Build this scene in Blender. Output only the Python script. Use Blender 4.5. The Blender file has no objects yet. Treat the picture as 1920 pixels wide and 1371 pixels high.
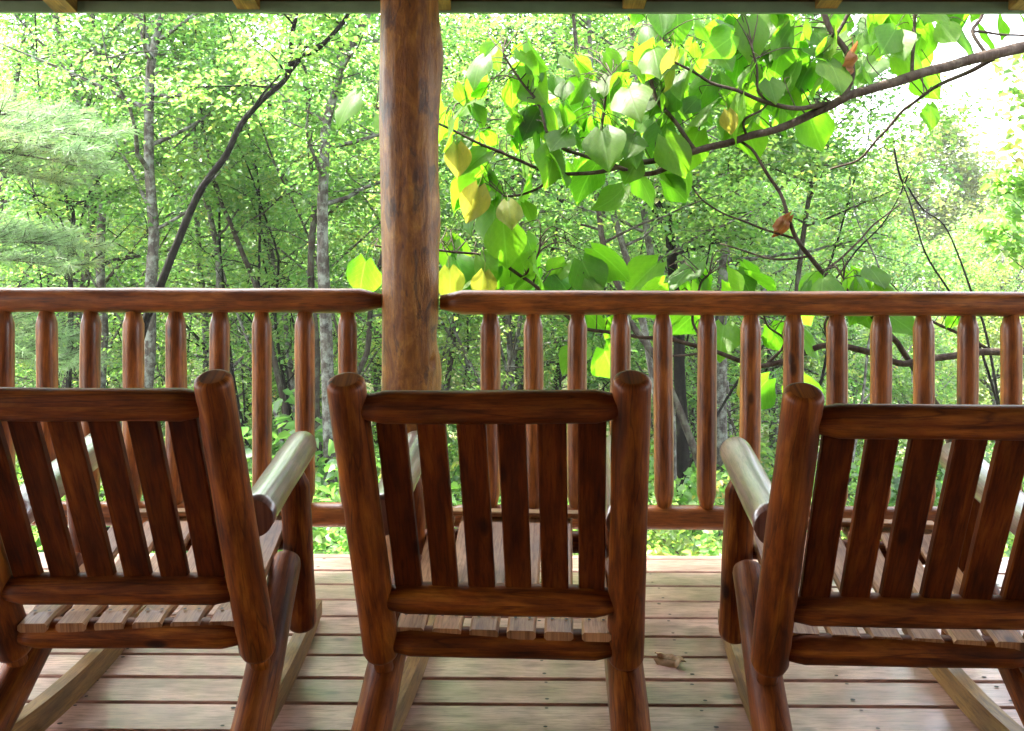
import bpy, math, random
import numpy as np
from mathutils import Vector, Matrix, noise as mnoise

random.seed(7)
rng = np.random.default_rng(7)
S = bpy.context.scene
COL = S.collection
R = math.radians

# ------------------------------------------------------------------ camera, world, sun, exposure
F_PX, H_CAM, HORIZ = 1680.0, 1.25, 466.0
YAW = R(0.4)
cam = bpy.data.cameras.new('camera')
cam.sensor_width = 36.0
cam.lens = F_PX / 1920 * 36.0
cam.shift_y = -(685.5 - HORIZ) / 1920.0
cam.clip_start = 0.05
cam.clip_end = 5000
camo = bpy.data.objects.new('camera', cam)
COL.objects.link(camo)
camo.location = (0, 0, H_CAM)
camo.rotation_euler = (R(90), R(-0.15), YAW)
S.camera = camo

SUN_EL, SUN_AZ = R(60), R(-66)          # azimuth measured from +Y (forward), negative = left
world = bpy.data.worlds.new('World')
S.world = world
world.use_nodes = True
wn = world.node_tree
for n in list(wn.nodes):
    wn.nodes.remove(n)
sky = wn.nodes.new('ShaderNodeTexSky')
sky.sky_type = 'NISHITA'
sky.sun_disc = False
sky.sun_elevation = SUN_EL
sky.sun_rotation = SUN_AZ
sky.dust_density = 3.0
sky.air_density = 1.0
hs = wn.nodes.new('ShaderNodeHueSaturation')
hs.inputs['Saturation'].default_value = 0.35
hs.inputs['Value'].default_value = 1.0
bg = wn.nodes.new('ShaderNodeBackground')
bg.inputs['Strength'].default_value = 0.15
wo = wn.nodes.new('ShaderNodeOutputWorld')
wn.links.new(sky.outputs[0], hs.inputs['Color'])
wn.links.new(hs.outputs[0], bg.inputs['Color'])
wn.links.new(bg.outputs[0], wo.inputs['Surface'])

sl = bpy.data.lights.new('sun', 'SUN')
sl.energy = 2.8
sl.angle = R(0.6)
sl.color = (1.0, 0.95, 0.86)
so = bpy.data.objects.new('sun', sl)
COL.objects.link(so)
sd = Vector((math.sin(SUN_AZ) * math.cos(SUN_EL), math.cos(SUN_AZ) * math.cos(SUN_EL), math.sin(SUN_EL)))
so.rotation_euler = sd.to_track_quat('Z', 'Y').to_euler()
so.location = (-20, 10, 30)

S.view_settings.view_transform = 'Standard'
S.view_settings.look = 'None'
S.view_settings.gamma = 1
S.view_settings.use_curve_mapping = False
S.view_settings.exposure = 3.85
S.render.engine = 'CYCLES'
S.cycles.use_denoising = True
S.cycles.max_bounces = 8
S.cycles.diffuse_bounces = 5
S.cycles.glossy_bounces = 3
S.cycles.transmission_bounces = 6
S.cycles.sample_clamp_indirect = 8
S.cycles.use_adaptive_sampling = True
S.cycles.adaptive_threshold = 0.015


def U(px, py, d):
    """world point seen at photo pixel (px,py) at depth d metres"""
    x = (px - 960.0) * d / F_PX
    z = H_CAM - (py - HORIZ) * d / F_PX
    c, s = math.cos(YAW), math.sin(YAW)
    return Vector((x * c - d * s, x * s + d * c, z))


def V(*a):
    return Vector(a)


# ------------------------------------------------------------------ node helpers
def new_mat(name):
    m = bpy.data.materials.new(name)
    m.use_nodes = True
    nt = m.node_tree
    for n in list(nt.nodes):
        nt.nodes.remove(n)
    return m, nt


def nd(nt, kind, **kw):
    n = nt.nodes.new('ShaderNode' + kind)
    for k, v in kw.items():
        if k.startswith('i_'):
            key = k[2:].replace('_', ' ')
            n.inputs[key].default_value = v
        else:
            setattr(n, k, v)
    return n


def ramp(nt, stops, interp='LINEAR'):
    r = nt.nodes.new('ShaderNodeValToRGB')
    r.color_ramp.interpolation = interp
    e = r.color_ramp.elements
    while len(e) < len(stops):
        e.new(0.5)
    for i, (p, c) in enumerate(stops):
        e[i].position = p
        e[i].color = (c[0], c[1], c[2], 1) if len(c) == 3 else c
    return r


def mix(nt, a, b, fac, blend='MIX'):
    m = nt.nodes.new('ShaderNodeMix')
    m.data_type = 'RGBA'
    m.blend_type = blend
    for sock, v in ((m.inputs[6], a), (m.inputs[7], b)):
        if hasattr(v, 'links') or hasattr(v, 'is_linked'):
            nt.links.new(v, sock)
        else:
            sock.default_value = (v[0], v[1], v[2], 1)
    if hasattr(fac, 'is_linked'):
        nt.links.new(fac, m.inputs[0])
    else:
        m.inputs[0].default_value = fac
    return m.outputs[2]


def wood_mat(name, c_dark, c_mid, c_light, rough=0.35, coat=0.3, knots=0.5, grain=1.0, bump=0.15, stain=0.0, spec=0.5, cracks=0.35):
    m, nt = new_mat(name)
    L = nt.links.new
    uv = nd(nt, 'UVMap')
    mp = nd(nt, 'Mapping')
    mp.inputs['Scale'].default_value = (30 * grain, 4.0, 1)
    L(uv.outputs[0], mp.inputs[0])
    n1 = nd(nt, 'TexNoise', i_Scale=1.0, i_Detail=7.0, i_Roughness=0.62, i_Distortion=0.6)
    L(mp.outputs[0], n1.inputs['Vector'])
    r1 = ramp(nt, [(0.30, c_dark), (0.5, c_mid), (0.72, c_light)])
    L(n1.outputs[0], r1.inputs[0])
    # broad blotches along the piece
    mp2 = nd(nt, 'Mapping')
    mp2.inputs['Scale'].default_value = (11, 5.0, 1)
    L(uv.outputs[0], mp2.inputs[0])
    n2 = nd(nt, 'TexNoise', i_Scale=1.0, i_Detail=3.0, i_Roughness=0.55)
    L(mp2.outputs[0], n2.inputs['Vector'])
    r2 = ramp(nt, [(0.32, (0.42, 0.38, 0.36)), (0.62, (1.12, 1.08, 1.0))])
    L(n2.outputs[0], r2.inputs[0])
    col = mix(nt, r1.outputs[0], r2.outputs[0], 0.75, 'MULTIPLY')
    # fine fibres and drying cracks
    mpf = nd(nt, 'Mapping')
    mpf.inputs['Scale'].default_value = (170 * grain, 11.0, 1)
    L(uv.outputs[0], mpf.inputs[0])
    nf = nd(nt, 'TexNoise', i_Scale=1.0, i_Detail=4.0, i_Roughness=0.7)
    L(mpf.outputs[0], nf.inputs['Vector'])
    rf = ramp(nt, [(0.36, (0.42, 0.36, 0.32)), (0.52, (1.08, 1.06, 1.03))])
    L(nf.outputs[0], rf.inputs[0])
    col = mix(nt, col, rf.outputs[0], 0.65, 'MULTIPLY')
    mpc = nd(nt, 'Mapping')
    mpc.inputs['Scale'].default_value = (16, 1.1, 1)
    L(uv.outputs[0], mpc.inputs[0])
    ncr = nd(nt, 'TexNoise', i_Scale=1.0, i_Detail=2.0, i_Distortion=0.3)
    L(mpc.outputs[0], ncr.inputs['Vector'])
    rc = ramp(nt, [(0.0, (1, 1, 1)), (0.488, (1, 1, 1)), (0.5, (0.25, 0.2, 0.18)), (0.512, (1, 1, 1))])
    L(ncr.outputs[0], rc.inputs[0])
    col = mix(nt, col, rc.outputs[0], cracks, 'MULTIPLY')
    # knots
    mp3 = nd(nt, 'Mapping')
    mp3.inputs['Scale'].default_value = (10, 5.0, 1)
    L(uv.outputs[0], mp3.inputs[0])
    v = nd(nt, 'TexVoronoi', i_Scale=1.0, i_Randomness=1.0)
    L(mp3.outputs[0], v.inputs['Vector'])
    r3 = ramp(nt, [(0.0, (1, 1, 1)), (0.09, (0.9, 0.9, 0.9)), (0.17, (0, 0, 0))])
    L(v.outputs['Distance'], r3.inputs[0])
    gate = nd(nt, 'Math', operation='GREATER_THAN')
    sep = nd(nt, 'SeparateColor')
    L(v.outputs['Color'], sep.inputs[0])
    L(sep.outputs[0], gate.inputs[0])
    gate.inputs[1].default_value = 0.6
    mul = nd(nt, 'Math', operation='MULTIPLY')
    L(r3.outputs[0], mul.inputs[0])
    L(gate.outputs[0], mul.inputs[1])
    mul2 = nd(nt, 'Math', operation='MULTIPLY')
    L(mul.outputs[0], mul2.inputs[0])
    mul2.inputs[1].default_value = knots
    col = mix(nt, col, (c_dark[0] * 0.25, c_dark[1] * 0.22, c_dark[2] * 0.2), mul2.outputs[0])
    if stain > 0:
        n4 = nd(nt, 'TexNoise', i_Scale=2.3, i_Detail=5.0, i_Roughness=0.6)
        L(uv.outputs[0], n4.inputs['Vector'])
        r4 = ramp(nt, [(0.36, (0.7, 0.66, 0.62)), (0.6, (1.08, 1.08, 1.08))])
        L(n4.outputs[0], r4.inputs[0])
        col = mix(nt, col, r4.outputs[0], stain, 'MULTIPLY')
    oi = nd(nt, 'ObjectInfo')
    ro = ramp(nt, [(0.0, (0.78, 0.74, 0.70)), (0.5, (1.0, 1.0, 1.0)), (1.0, (1.18, 1.22, 1.28))])
    L(oi.outputs['Random'], ro.inputs[0])
    col = mix(nt, col, ro.outputs[0], 0.8, 'MULTIPLY')
    p = nd(nt, 'BsdfPrincipled')
    L(col, p.inputs['Base Color'])
    rr = nd(nt, 'MapRange')
    rr.inputs['To Min'].default_value = rough - 0.09
    rr.inputs['To Max'].default_value = rough + 0.12
    L(n2.outputs[0], rr.inputs[0])
    L(rr.outputs[0], p.inputs['Roughness'])
    p.inputs['Coat Weight'].default_value = coat
    p.inputs['Coat Roughness'].default_value = 0.22
    p.inputs['Specular IOR Level'].default_value = spec
    b = nd(nt, 'Bump', i_Strength=bump, i_Distance=0.004)
    add = nd(nt, 'Math', operation='MULTIPLY_ADD')
    L(n2.outputs[0], add.inputs[0])
    add.inputs[1].default_value = 1.2
    L(n1.outputs[0], add.inputs[2])
    L(add.outputs[0], b.inputs['Height'])
    L(b.outputs[0], p.inputs['Normal'])
    o = nd(nt, 'OutputMaterial')
    L(p.outputs[0], o.inputs[0])
    return m


def bark_mat(name, dark, light, lichen, amt=0.5):
    m, nt = new_mat(name)
    L = nt.links.new
    tc = nd(nt, 'TexCoord')
    mp = nd(nt, 'Mapping')
    mp.inputs['Scale'].default_value = (22, 22, 5)
    L(tc.outputs['Object'], mp.inputs[0])
    n1 = nd(nt, 'TexNoise', i_Scale=1.0, i_Detail=6.0, i_Roughness=0.7)
    L(mp.outputs[0], n1.inputs['Vector'])
    r1 = ramp(nt, [(0.35, dark), (0.65, light)])
    L(n1.outputs[0], r1.inputs[0])
    n2 = nd(nt, 'TexNoise', i_Scale=9.0, i_Detail=5.0, i_Roughness=0.7)
    L(tc.outputs['Object'], n2.inputs['Vector'])
    r2 = ramp(nt, [(0.52 - 0.1 * amt, (0, 0, 0)), (0.62, (1, 1, 1))])
    L(n2.outputs[0], r2.inputs[0])
    f = nd(nt, 'Math', operation='MULTIPLY')
    L(r2.outputs[0], f.inputs[0])
    f.inputs[1].default_value = amt
    col = mix(nt, r1.outputs[0], lichen, f.outputs[0])
    p = nd(nt, 'BsdfPrincipled', i_Roughness=0.85)
    p.inputs['Specular IOR Level'].default_value = 0.1
    L(col, p.inputs['Base Color'])
    b = nd(nt, 'Bump', i_Strength=0.7, i_Distance=0.02)
    L(n1.outputs[0], b.inputs['Height'])
    L(b.outputs[0], p.inputs['Normal'])
    o = nd(nt, 'OutputMaterial')
    L(p.outputs[0], o.inputs[0])
    return m


def leaf_mat(name, stops, trans_gain=(2.6, 3.2, 1.3), tfac=0.5, rough=0.45, big=False, spec=0.4):
    """leaves: surface colour per leaf, light through the blade, a little gloss"""
    m, nt = new_mat(name)
    L = nt.links.new
    if big:
        oi = nd(nt, 'ObjectInfo')
        rnd = oi.outputs['Random']
    else:
        g = nd(nt, 'NewGeometry')
        tcc = nd(nt, 'TexCoord')
        oii = nd(nt, 'ObjectInfo')
        nn = nd(nt, 'TexNoise', i_Scale=1.1, i_Detail=2.0)
        L(tcc.outputs['Object'], nn.inputs['Vector'])
        mm = nd(nt, 'MapRange'); mm.inputs['From Min'].default_value = 0.32; mm.inputs['From Max'].default_value = 0.68
        L(nn.outputs[0], mm.inputs[0])
        a1 = nd(nt, 'Math', operation='MULTIPLY'); L(mm.outputs[0], a1.inputs[0]); a1.inputs[1].default_value = 0.42
        a2 = nd(nt, 'Math', operation='MULTIPLY_ADD'); L(g.outputs['Random Per Island'], a2.inputs[0]); a2.inputs[1].default_value = 0.40; L(a1.outputs[0], a2.inputs[2])
        a3 = nd(nt, 'Math', operation='MULTIPLY_ADD'); L(oii.outputs['Random'], a3.inputs[0]); a3.inputs[1].default_value = 0.18; L(a2.outputs[0], a3.inputs[2])
        rnd = a3.outputs[0]
    r = ramp(nt, stops)
    L(rnd, r.inputs[0])
    col = r.outputs[0]
    if big:
        uv = nd(nt, 'UVMap')
        sep = nd(nt, 'SeparateXYZ')
        L(uv.outputs[0], sep.inputs[0])
        au = nd(nt, 'Math', operation='ABSOLUTE')
        L(sep.outputs[0], au.inputs[0])
        mid = nd(nt, 'MapRange')
        mid.inputs['From Min'].default_value = 0.015
        mid.inputs['From Max'].default_value = 0.05
        mid.inputs['To Min'].default_value = 1.0
        mid.inputs['To Max'].default_value = 0.0
        L(au.outputs[0], mid.inputs[0])
        m1 = nd(nt, 'Math', operation='MULTIPLY_ADD')
        L(au.outputs[0], m1.inputs[0])
        m1.inputs[1].default_value = -0.55
        L(sep.outputs[1], m1.inputs[2])
        m2 = nd(nt, 'Math', operation='MULTIPLY')
        L(m1.outputs[0], m2.inputs[0])
        m2.inputs[1].default_value = 7.0
        fr = nd(nt, 'Math', operation='FRACT')
        L(m2.outputs[0], fr.inputs[0])
        vr = nd(nt, 'MapRange')
        vr.inputs['From Min'].default_value = 0.0
        vr.inputs['From Max'].default_value = 0.12
        vr.inputs['To Min'].default_value = 0.6
        vr.inputs['To Max'].default_value = 0.0
        L(fr.outputs[0], vr.inputs[0])
        mx = nd(nt, 'Math', operation='MAXIMUM')
        L(mid.outputs[0], mx.inputs[0])
        L(vr.outputs[0], mx.inputs[1])
        nz = nd(nt, 'TexNoise', i_Scale=6.0, i_Detail=4.0)
        L(uv.outputs[0], nz.inputs['Vector'])
        rz = ramp(nt, [(0.3, (0.8, 0.85, 0.8)), (0.7, (1.15, 1.1, 1.1))])
        L(nz.outputs[0], rz.inputs[0])
        col = mix(nt, col, rz.outputs[0], 0.7, 'MULTIPLY')
        ns = nd(nt, 'TexNoise', i_Scale=19.0, i_Detail=2.0)
        add_ = nd(nt, 'VectorMath', operation='ADD')
        cmb = nd(nt, 'CombineXYZ'); ml = nd(nt, 'Math', operation='MULTIPLY'); L(oi.outputs['Random'], ml.inputs[0]); ml.inputs[1].default_value = 60.0
        L(ml.outputs[0], cmb.inputs[2]); L(uv.outputs[0], add_.inputs[0]); L(cmb.outputs[0], add_.inputs[1]); L(add_.outputs[0], ns.inputs['Vector'])
        rs = ramp(nt, [(0.69, (0, 0, 0)), (0.74, (1, 1, 1))]); L(ns.outputs[0], rs.inputs[0])
        col = mix(nt, col, (0.09, 0.05, 0.015), rs.outputs[0])
        dv = nd(nt, 'Math', operation='MULTIPLY')
        L(mx.outputs[0], dv.inputs[0])
        dv.inputs[1].default_value = 0.4
        col = mix(nt, col, (0.11, 0.17, 0.05), dv.outputs[0])
    p = nd(nt, 'BsdfPrincipled', i_Roughness=rough)
    p.inputs['Specular IOR Level'].default_value = spec
    L(col, p.inputs['Base Color'])
    t = nd(nt, 'BsdfTranslucent')
    tc = mix(nt, col, trans_gain, 1.0, 'MULTIPLY')
    L(tc, t.inputs['Color'])
    mxs = nd(nt, 'MixShader')
    mxs.inputs[0].default_value = tfac
    L(p.outputs[0], mxs.inputs[1])
    L(t.outputs[0], mxs.inputs[2])
    if big:
        b = nd(nt, 'Bump', i_Strength=0.3, i_Distance=0.004)
        L(mx.outputs[0], b.inputs['Height'])
        L(b.outputs[0], p.inputs['Normal'])
    o = nd(nt, 'OutputMaterial')
    L(mxs.outputs[0], o.inputs[0])
    return m


def plain_mat(name, col, rough=0.7, metal=0.0, noise_amt=0.25, scale=12):
    m, nt = new_mat(name)
    L = nt.links.new
    tc = nd(nt, 'TexCoord')
    n1 = nd(nt, 'TexNoise', i_Scale=float(scale), i_Detail=5.0)
    L(tc.outputs['Object'], n1.inputs['Vector'])
    r = ramp(nt, [(0.3, tuple(c * (1 - noise_amt) for c in col)), (0.7, tuple(min(1, c * (1 + noise_amt)) for c in col))])
    L(n1.outputs[0], r.inputs[0])
    p = nd(nt, 'BsdfPrincipled', i_Roughness=rough, i_Metallic=metal)
    L(r.outputs[0], p.inputs['Base Color'])
    o = nd(nt, 'OutputMaterial')
    L(p.outputs[0], o.inputs[0])
    return m


M = {}
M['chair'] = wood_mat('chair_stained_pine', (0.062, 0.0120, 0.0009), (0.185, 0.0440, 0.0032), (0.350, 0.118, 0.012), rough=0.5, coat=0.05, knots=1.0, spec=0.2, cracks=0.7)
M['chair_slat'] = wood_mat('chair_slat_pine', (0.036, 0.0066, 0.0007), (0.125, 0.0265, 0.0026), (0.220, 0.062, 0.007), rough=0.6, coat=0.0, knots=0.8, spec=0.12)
M['seat'] = wood_mat('seat_slat_pine', (0.24, 0.10, 0.035), (0.42, 0.215, 0.095), (0.54, 0.32, 0.16), rough=0.5, coat=0.1, knots=0.9, spec=0.25)
M['rocker'] = wood_mat('rocker_pale_pine', (0.15, 0.075, 0.018), (0.27, 0.15, 0.04), (0.36, 0.22, 0.07), rough=0.5, coat=0.1, knots=0.9)
M['arm'] = wood_mat('armrest_varnish_sky_sheen', (0.12, 0.055, 0.045), (0.22, 0.12, 0.105), (0.3, 0.18, 0.16), rough=0.32, coat=1.0, knots=0.6, bump=0.35, spec=0.9)  # varnished arms; sky reflection partly put into the paled base colour
M['rail'] = wood_mat('railing_stained_pine', (0.10, 0.024, 0.003), (0.24, 0.070, 0.0095), (0.37, 0.135, 0.024), rough=0.42, coat=0.2, knots=0.9, spec=0.35, cracks=0.5)
M['deck'] = wood_mat('deck_board_stain', (0.40, 0.235, 0.19), (0.54, 0.335, 0.28), (0.62, 0.41, 0.35), rough=0.36, coat=0.55, knots=0.8, grain=0.8, bump=0.2, stain=0.5, spec=0.7, cracks=0.25)


def post_mat():
    """big peeled log: golden and red-brown patches, dark streaks, long checks"""
    m, nt = new_mat('porch_post_log')
    L = nt.links.new
    tc = nd(nt, 'TexCoord')
    def nz(sc, det, rgh, dist=0.0):
        mp = nd(nt, 'Mapping'); mp.inputs['Scale'].default_value = sc
        L(tc.outputs['Object'], mp.inputs[0])
        n = nd(nt, 'TexNoise', i_Scale=1.0, i_Detail=det, i_Roughness=rgh, i_Distortion=dist)
        L(mp.outputs[0], n.inputs['Vector'])
        return n.outputs[0]
    a = nz((16, 16, 7), 8.0, 0.7, 0.8)
    r1 = ramp(nt, [(0.28, (0.07, 0.019, 0.0015)), (0.43, (0.18, 0.060, 0.006)), (0.56, (0.27, 0.108, 0.012)), (0.72, (0.42, 0.21, 0.036))])
    L(a, r1.inputs[0])
    b_ = nz((90, 90, 16), 5.0, 0.75)
    r2 = ramp(nt, [(0.3, (0.5, 0.45, 0.4)), (0.6, (1.1, 1.08, 1.05))])
    L(b_, r2.inputs[0])
    col = mix(nt, r1.outputs[0], r2.outputs[0], 0.7, 'MULTIPLY')
    c = nz((17, 17, 6.5), 5.0, 0.6, 0.8)
    r3 = ramp(nt, [(0.56, (0, 0, 0)), (0.63, (1, 1, 1))])
    L(c, r3.inputs[0])
    f = nd(nt, 'Math', operation='MULTIPLY'); L(r3.outputs[0], f.inputs[0]); f.inputs[1].default_value = 0.65
    col = mix(nt, col, (0.028, 0.010, 0.004), f.outputs[0])
    d = nz((22, 22, 0.9), 2.0, 0.5, 0.3)
    r4 = ramp(nt, [(0.0, (1, 1, 1)), (0.492, (1, 1, 1)), (0.5, (0.15, 0.12, 0.1)), (0.508, (1, 1, 1))])
    L(d, r4.inputs[0])
    col = mix(nt, col, r4.outputs[0], 0.6, 'MULTIPLY')
    p = nd(nt, 'BsdfPrincipled', i_Roughness=0.42)
    p.inputs['Specular IOR Level'].default_value = 0.25
    p.inputs['Coat Weight'].default_value = 0.12
    p.inputs['Coat Roughness'].default_value = 0.3
    L(col, p.inputs['Base Color'])
    bb = nd(nt, 'Bump', i_Strength=0.55, i_Distance=0.01)
    ad = nd(nt, 'Math', operation='ADD'); L(a, ad.inputs[0]); L(b_, ad.inputs[1])
    L(ad.outputs[0], bb.inputs['Height'])
    L(bb.outputs[0], p.inputs['Normal'])
    o = nd(nt, 'OutputMaterial'); L(p.outputs[0], o.inputs[0])
    return m


M['post'] = post_mat()
M['rafter'] = wood_mat('rafter_pine', (0.13, 0.07, 0.016), (0.22, 0.13, 0.03), (0.30, 0.19, 0.05), rough=0.6, coat=0.0)
M['ceiling'] = wood_mat('ceiling_boards', (0.05, 0.025, 0.012), (0.09, 0.05, 0.025), (0.13, 0.08, 0.04), rough=0.6, coat=0.0)
M['wall'] = wood_mat('cabin_log_wall', (0.08, 0.035, 0.015), (0.14, 0.07, 0.03), (0.2, 0.1, 0.045), rough=0.55, coat=0.0)
M['fascia'] = plain_mat('fascia_grey_green_paint', (0.13, 0.22, 0.15), 0.6, noise_amt=0.12)
M['screw'] = plain_mat('dark_screw', (0.02, 0.012, 0.01), 0.6)
M['bark_grey'] = bark_mat('bark_grey_lichen', (0.022, 0.017, 0.014), (0.085, 0.072, 0.062), (0.22, 0.24, 0.21), 0.6)
M['bark_brown'] = bark_mat('bark_brown', (0.014, 0.010, 0.008), (0.05, 0.038, 0.029), (0.12, 0.135, 0.10), 0.35)
M['bark_dark'] = bark_mat('bark_near_black', (0.003, 0.0024, 0.002), (0.011, 0.008, 0.006), (0.035, 0.042, 0.022), 0.2)  # near-black brown bark with sparse greenish lichen
M['bark_smooth'] = bark_mat('bark_smooth_branch', (0.022, 0.014, 0.010), (0.06, 0.042, 0.032), (0.13, 0.11, 0.085), 0.3)
G = [(0.12, (0.024, 0.066, 0.018)), (0.35, (0.046, 0.104, 0.025)), (0.6, (0.072, 0.132, 0.029)), (0.82, (0.115, 0.155, 0.036)), (0.95, (0.17, 0.16, 0.04))]
M['leaf'] = leaf_mat('forest_leaf', G, (3.2, 3.5, 2.4), 0.5, 0.42, spec=0.6)
M['leaf_yellow'] = leaf_mat('forest_leaf_yellowing', [(0.15, (0.055, 0.12, 0.03)), (0.5, (0.10, 0.155, 0.04)), (0.75, (0.16, 0.175, 0.045)), (0.92, (0.22, 0.13, 0.04))], (2.6, 2.9, 1.8), 0.5)
M['leaf_dark'] = leaf_mat('understory_leaf', [(0.1, (0.042, 0.100, 0.026)), (0.5, (0.085, 0.160, 0.040)), (0.8, (0.13, 0.185, 0.046)), (0.88, (0.18, 0.16, 0.04)), (0.95, (0.24, 0.10, 0.03))], (2.8, 3.4, 1.8), 0.45)
M['leaf_pale'] = leaf_mat('pale_valley_leaf', [(0.1, (0.055, 0.100, 0.028)), (0.5, (0.090, 0.130, 0.034)), (0.9, (0.135, 0.140, 0.040))], (2.3, 2.5, 1.5), 0.45)
M['leaf_big'] = leaf_mat('large_heart_leaf', [(0, (0.042, 0.086, 0.010)), (0.5, (0.058, 0.106, 0.012)), (1, (0.078, 0.120, 0.015))], (1.9, 3.0, 0.7), 0.66, 0.5, True, 0.3)
M['leaf_big_yellow'] = leaf_mat('large_yellowing_leaf', [(0, (0.13, 0.15, 0.02)), (1, (0.21, 0.18, 0.03))], (1.6, 1.6, 1.0), 0.55, 0.4, True)
M['leaf_big_brown'] = leaf_mat('dead_brown_leaf', [(0, (0.16, 0.06, 0.02)), (1, (0.20, 0.085, 0.03))], (1.8, 1.5, 1.0), 0.3, 0.6, True)
M['leaf_deck'] = leaf_mat('dry_fallen_leaf', [(0, (0.6, 0.44, 0.26)), (1, (0.66, 0.5, 0.3))], (1.2, 1.1, 1.0), 0.2, 0.6, True)
M['needle'] = leaf_mat('pine_needle', [(0, (0.07, 0.125, 0.055)), (0.6, (0.10, 0.155, 0.062)), (0.85, (0.165, 0.175, 0.06)), (1, (0.25, 0.18, 0.065))], (2.0, 2.2, 2.0), 0.45)
M['earth'] = plain_mat('forest_floor', (0.12, 0.115, 0.05), 0.95, noise_amt=0.6, scale=2)
M['hill'] = plain_mat('far_hill_woods', (0.05, 0.08, 0.035), 0.95, noise_amt=0.4, scale=0.03)


# ------------------------------------------------------------------ object helpers
def tag(o, label=None, cat=None, group=None, kind=None):
    if label: o['label'] = label
    if cat: o['category'] = cat
    if group: o['group'] = group
    if kind: o['kind'] = kind
    return o


def empty(name, loc, label=None, cat=None, group=None, kind=None):
    o = bpy.data.objects.new(name, None)
    o.empty_display_size = 0.2
    COL.objects.link(o)
    o.location = loc
    return tag(o, label, cat, group, kind)


def wloc(o):
    p = Vector((0, 0, 0))
    while o is not None:
        p += o.location
        o = o.parent
    return p


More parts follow.
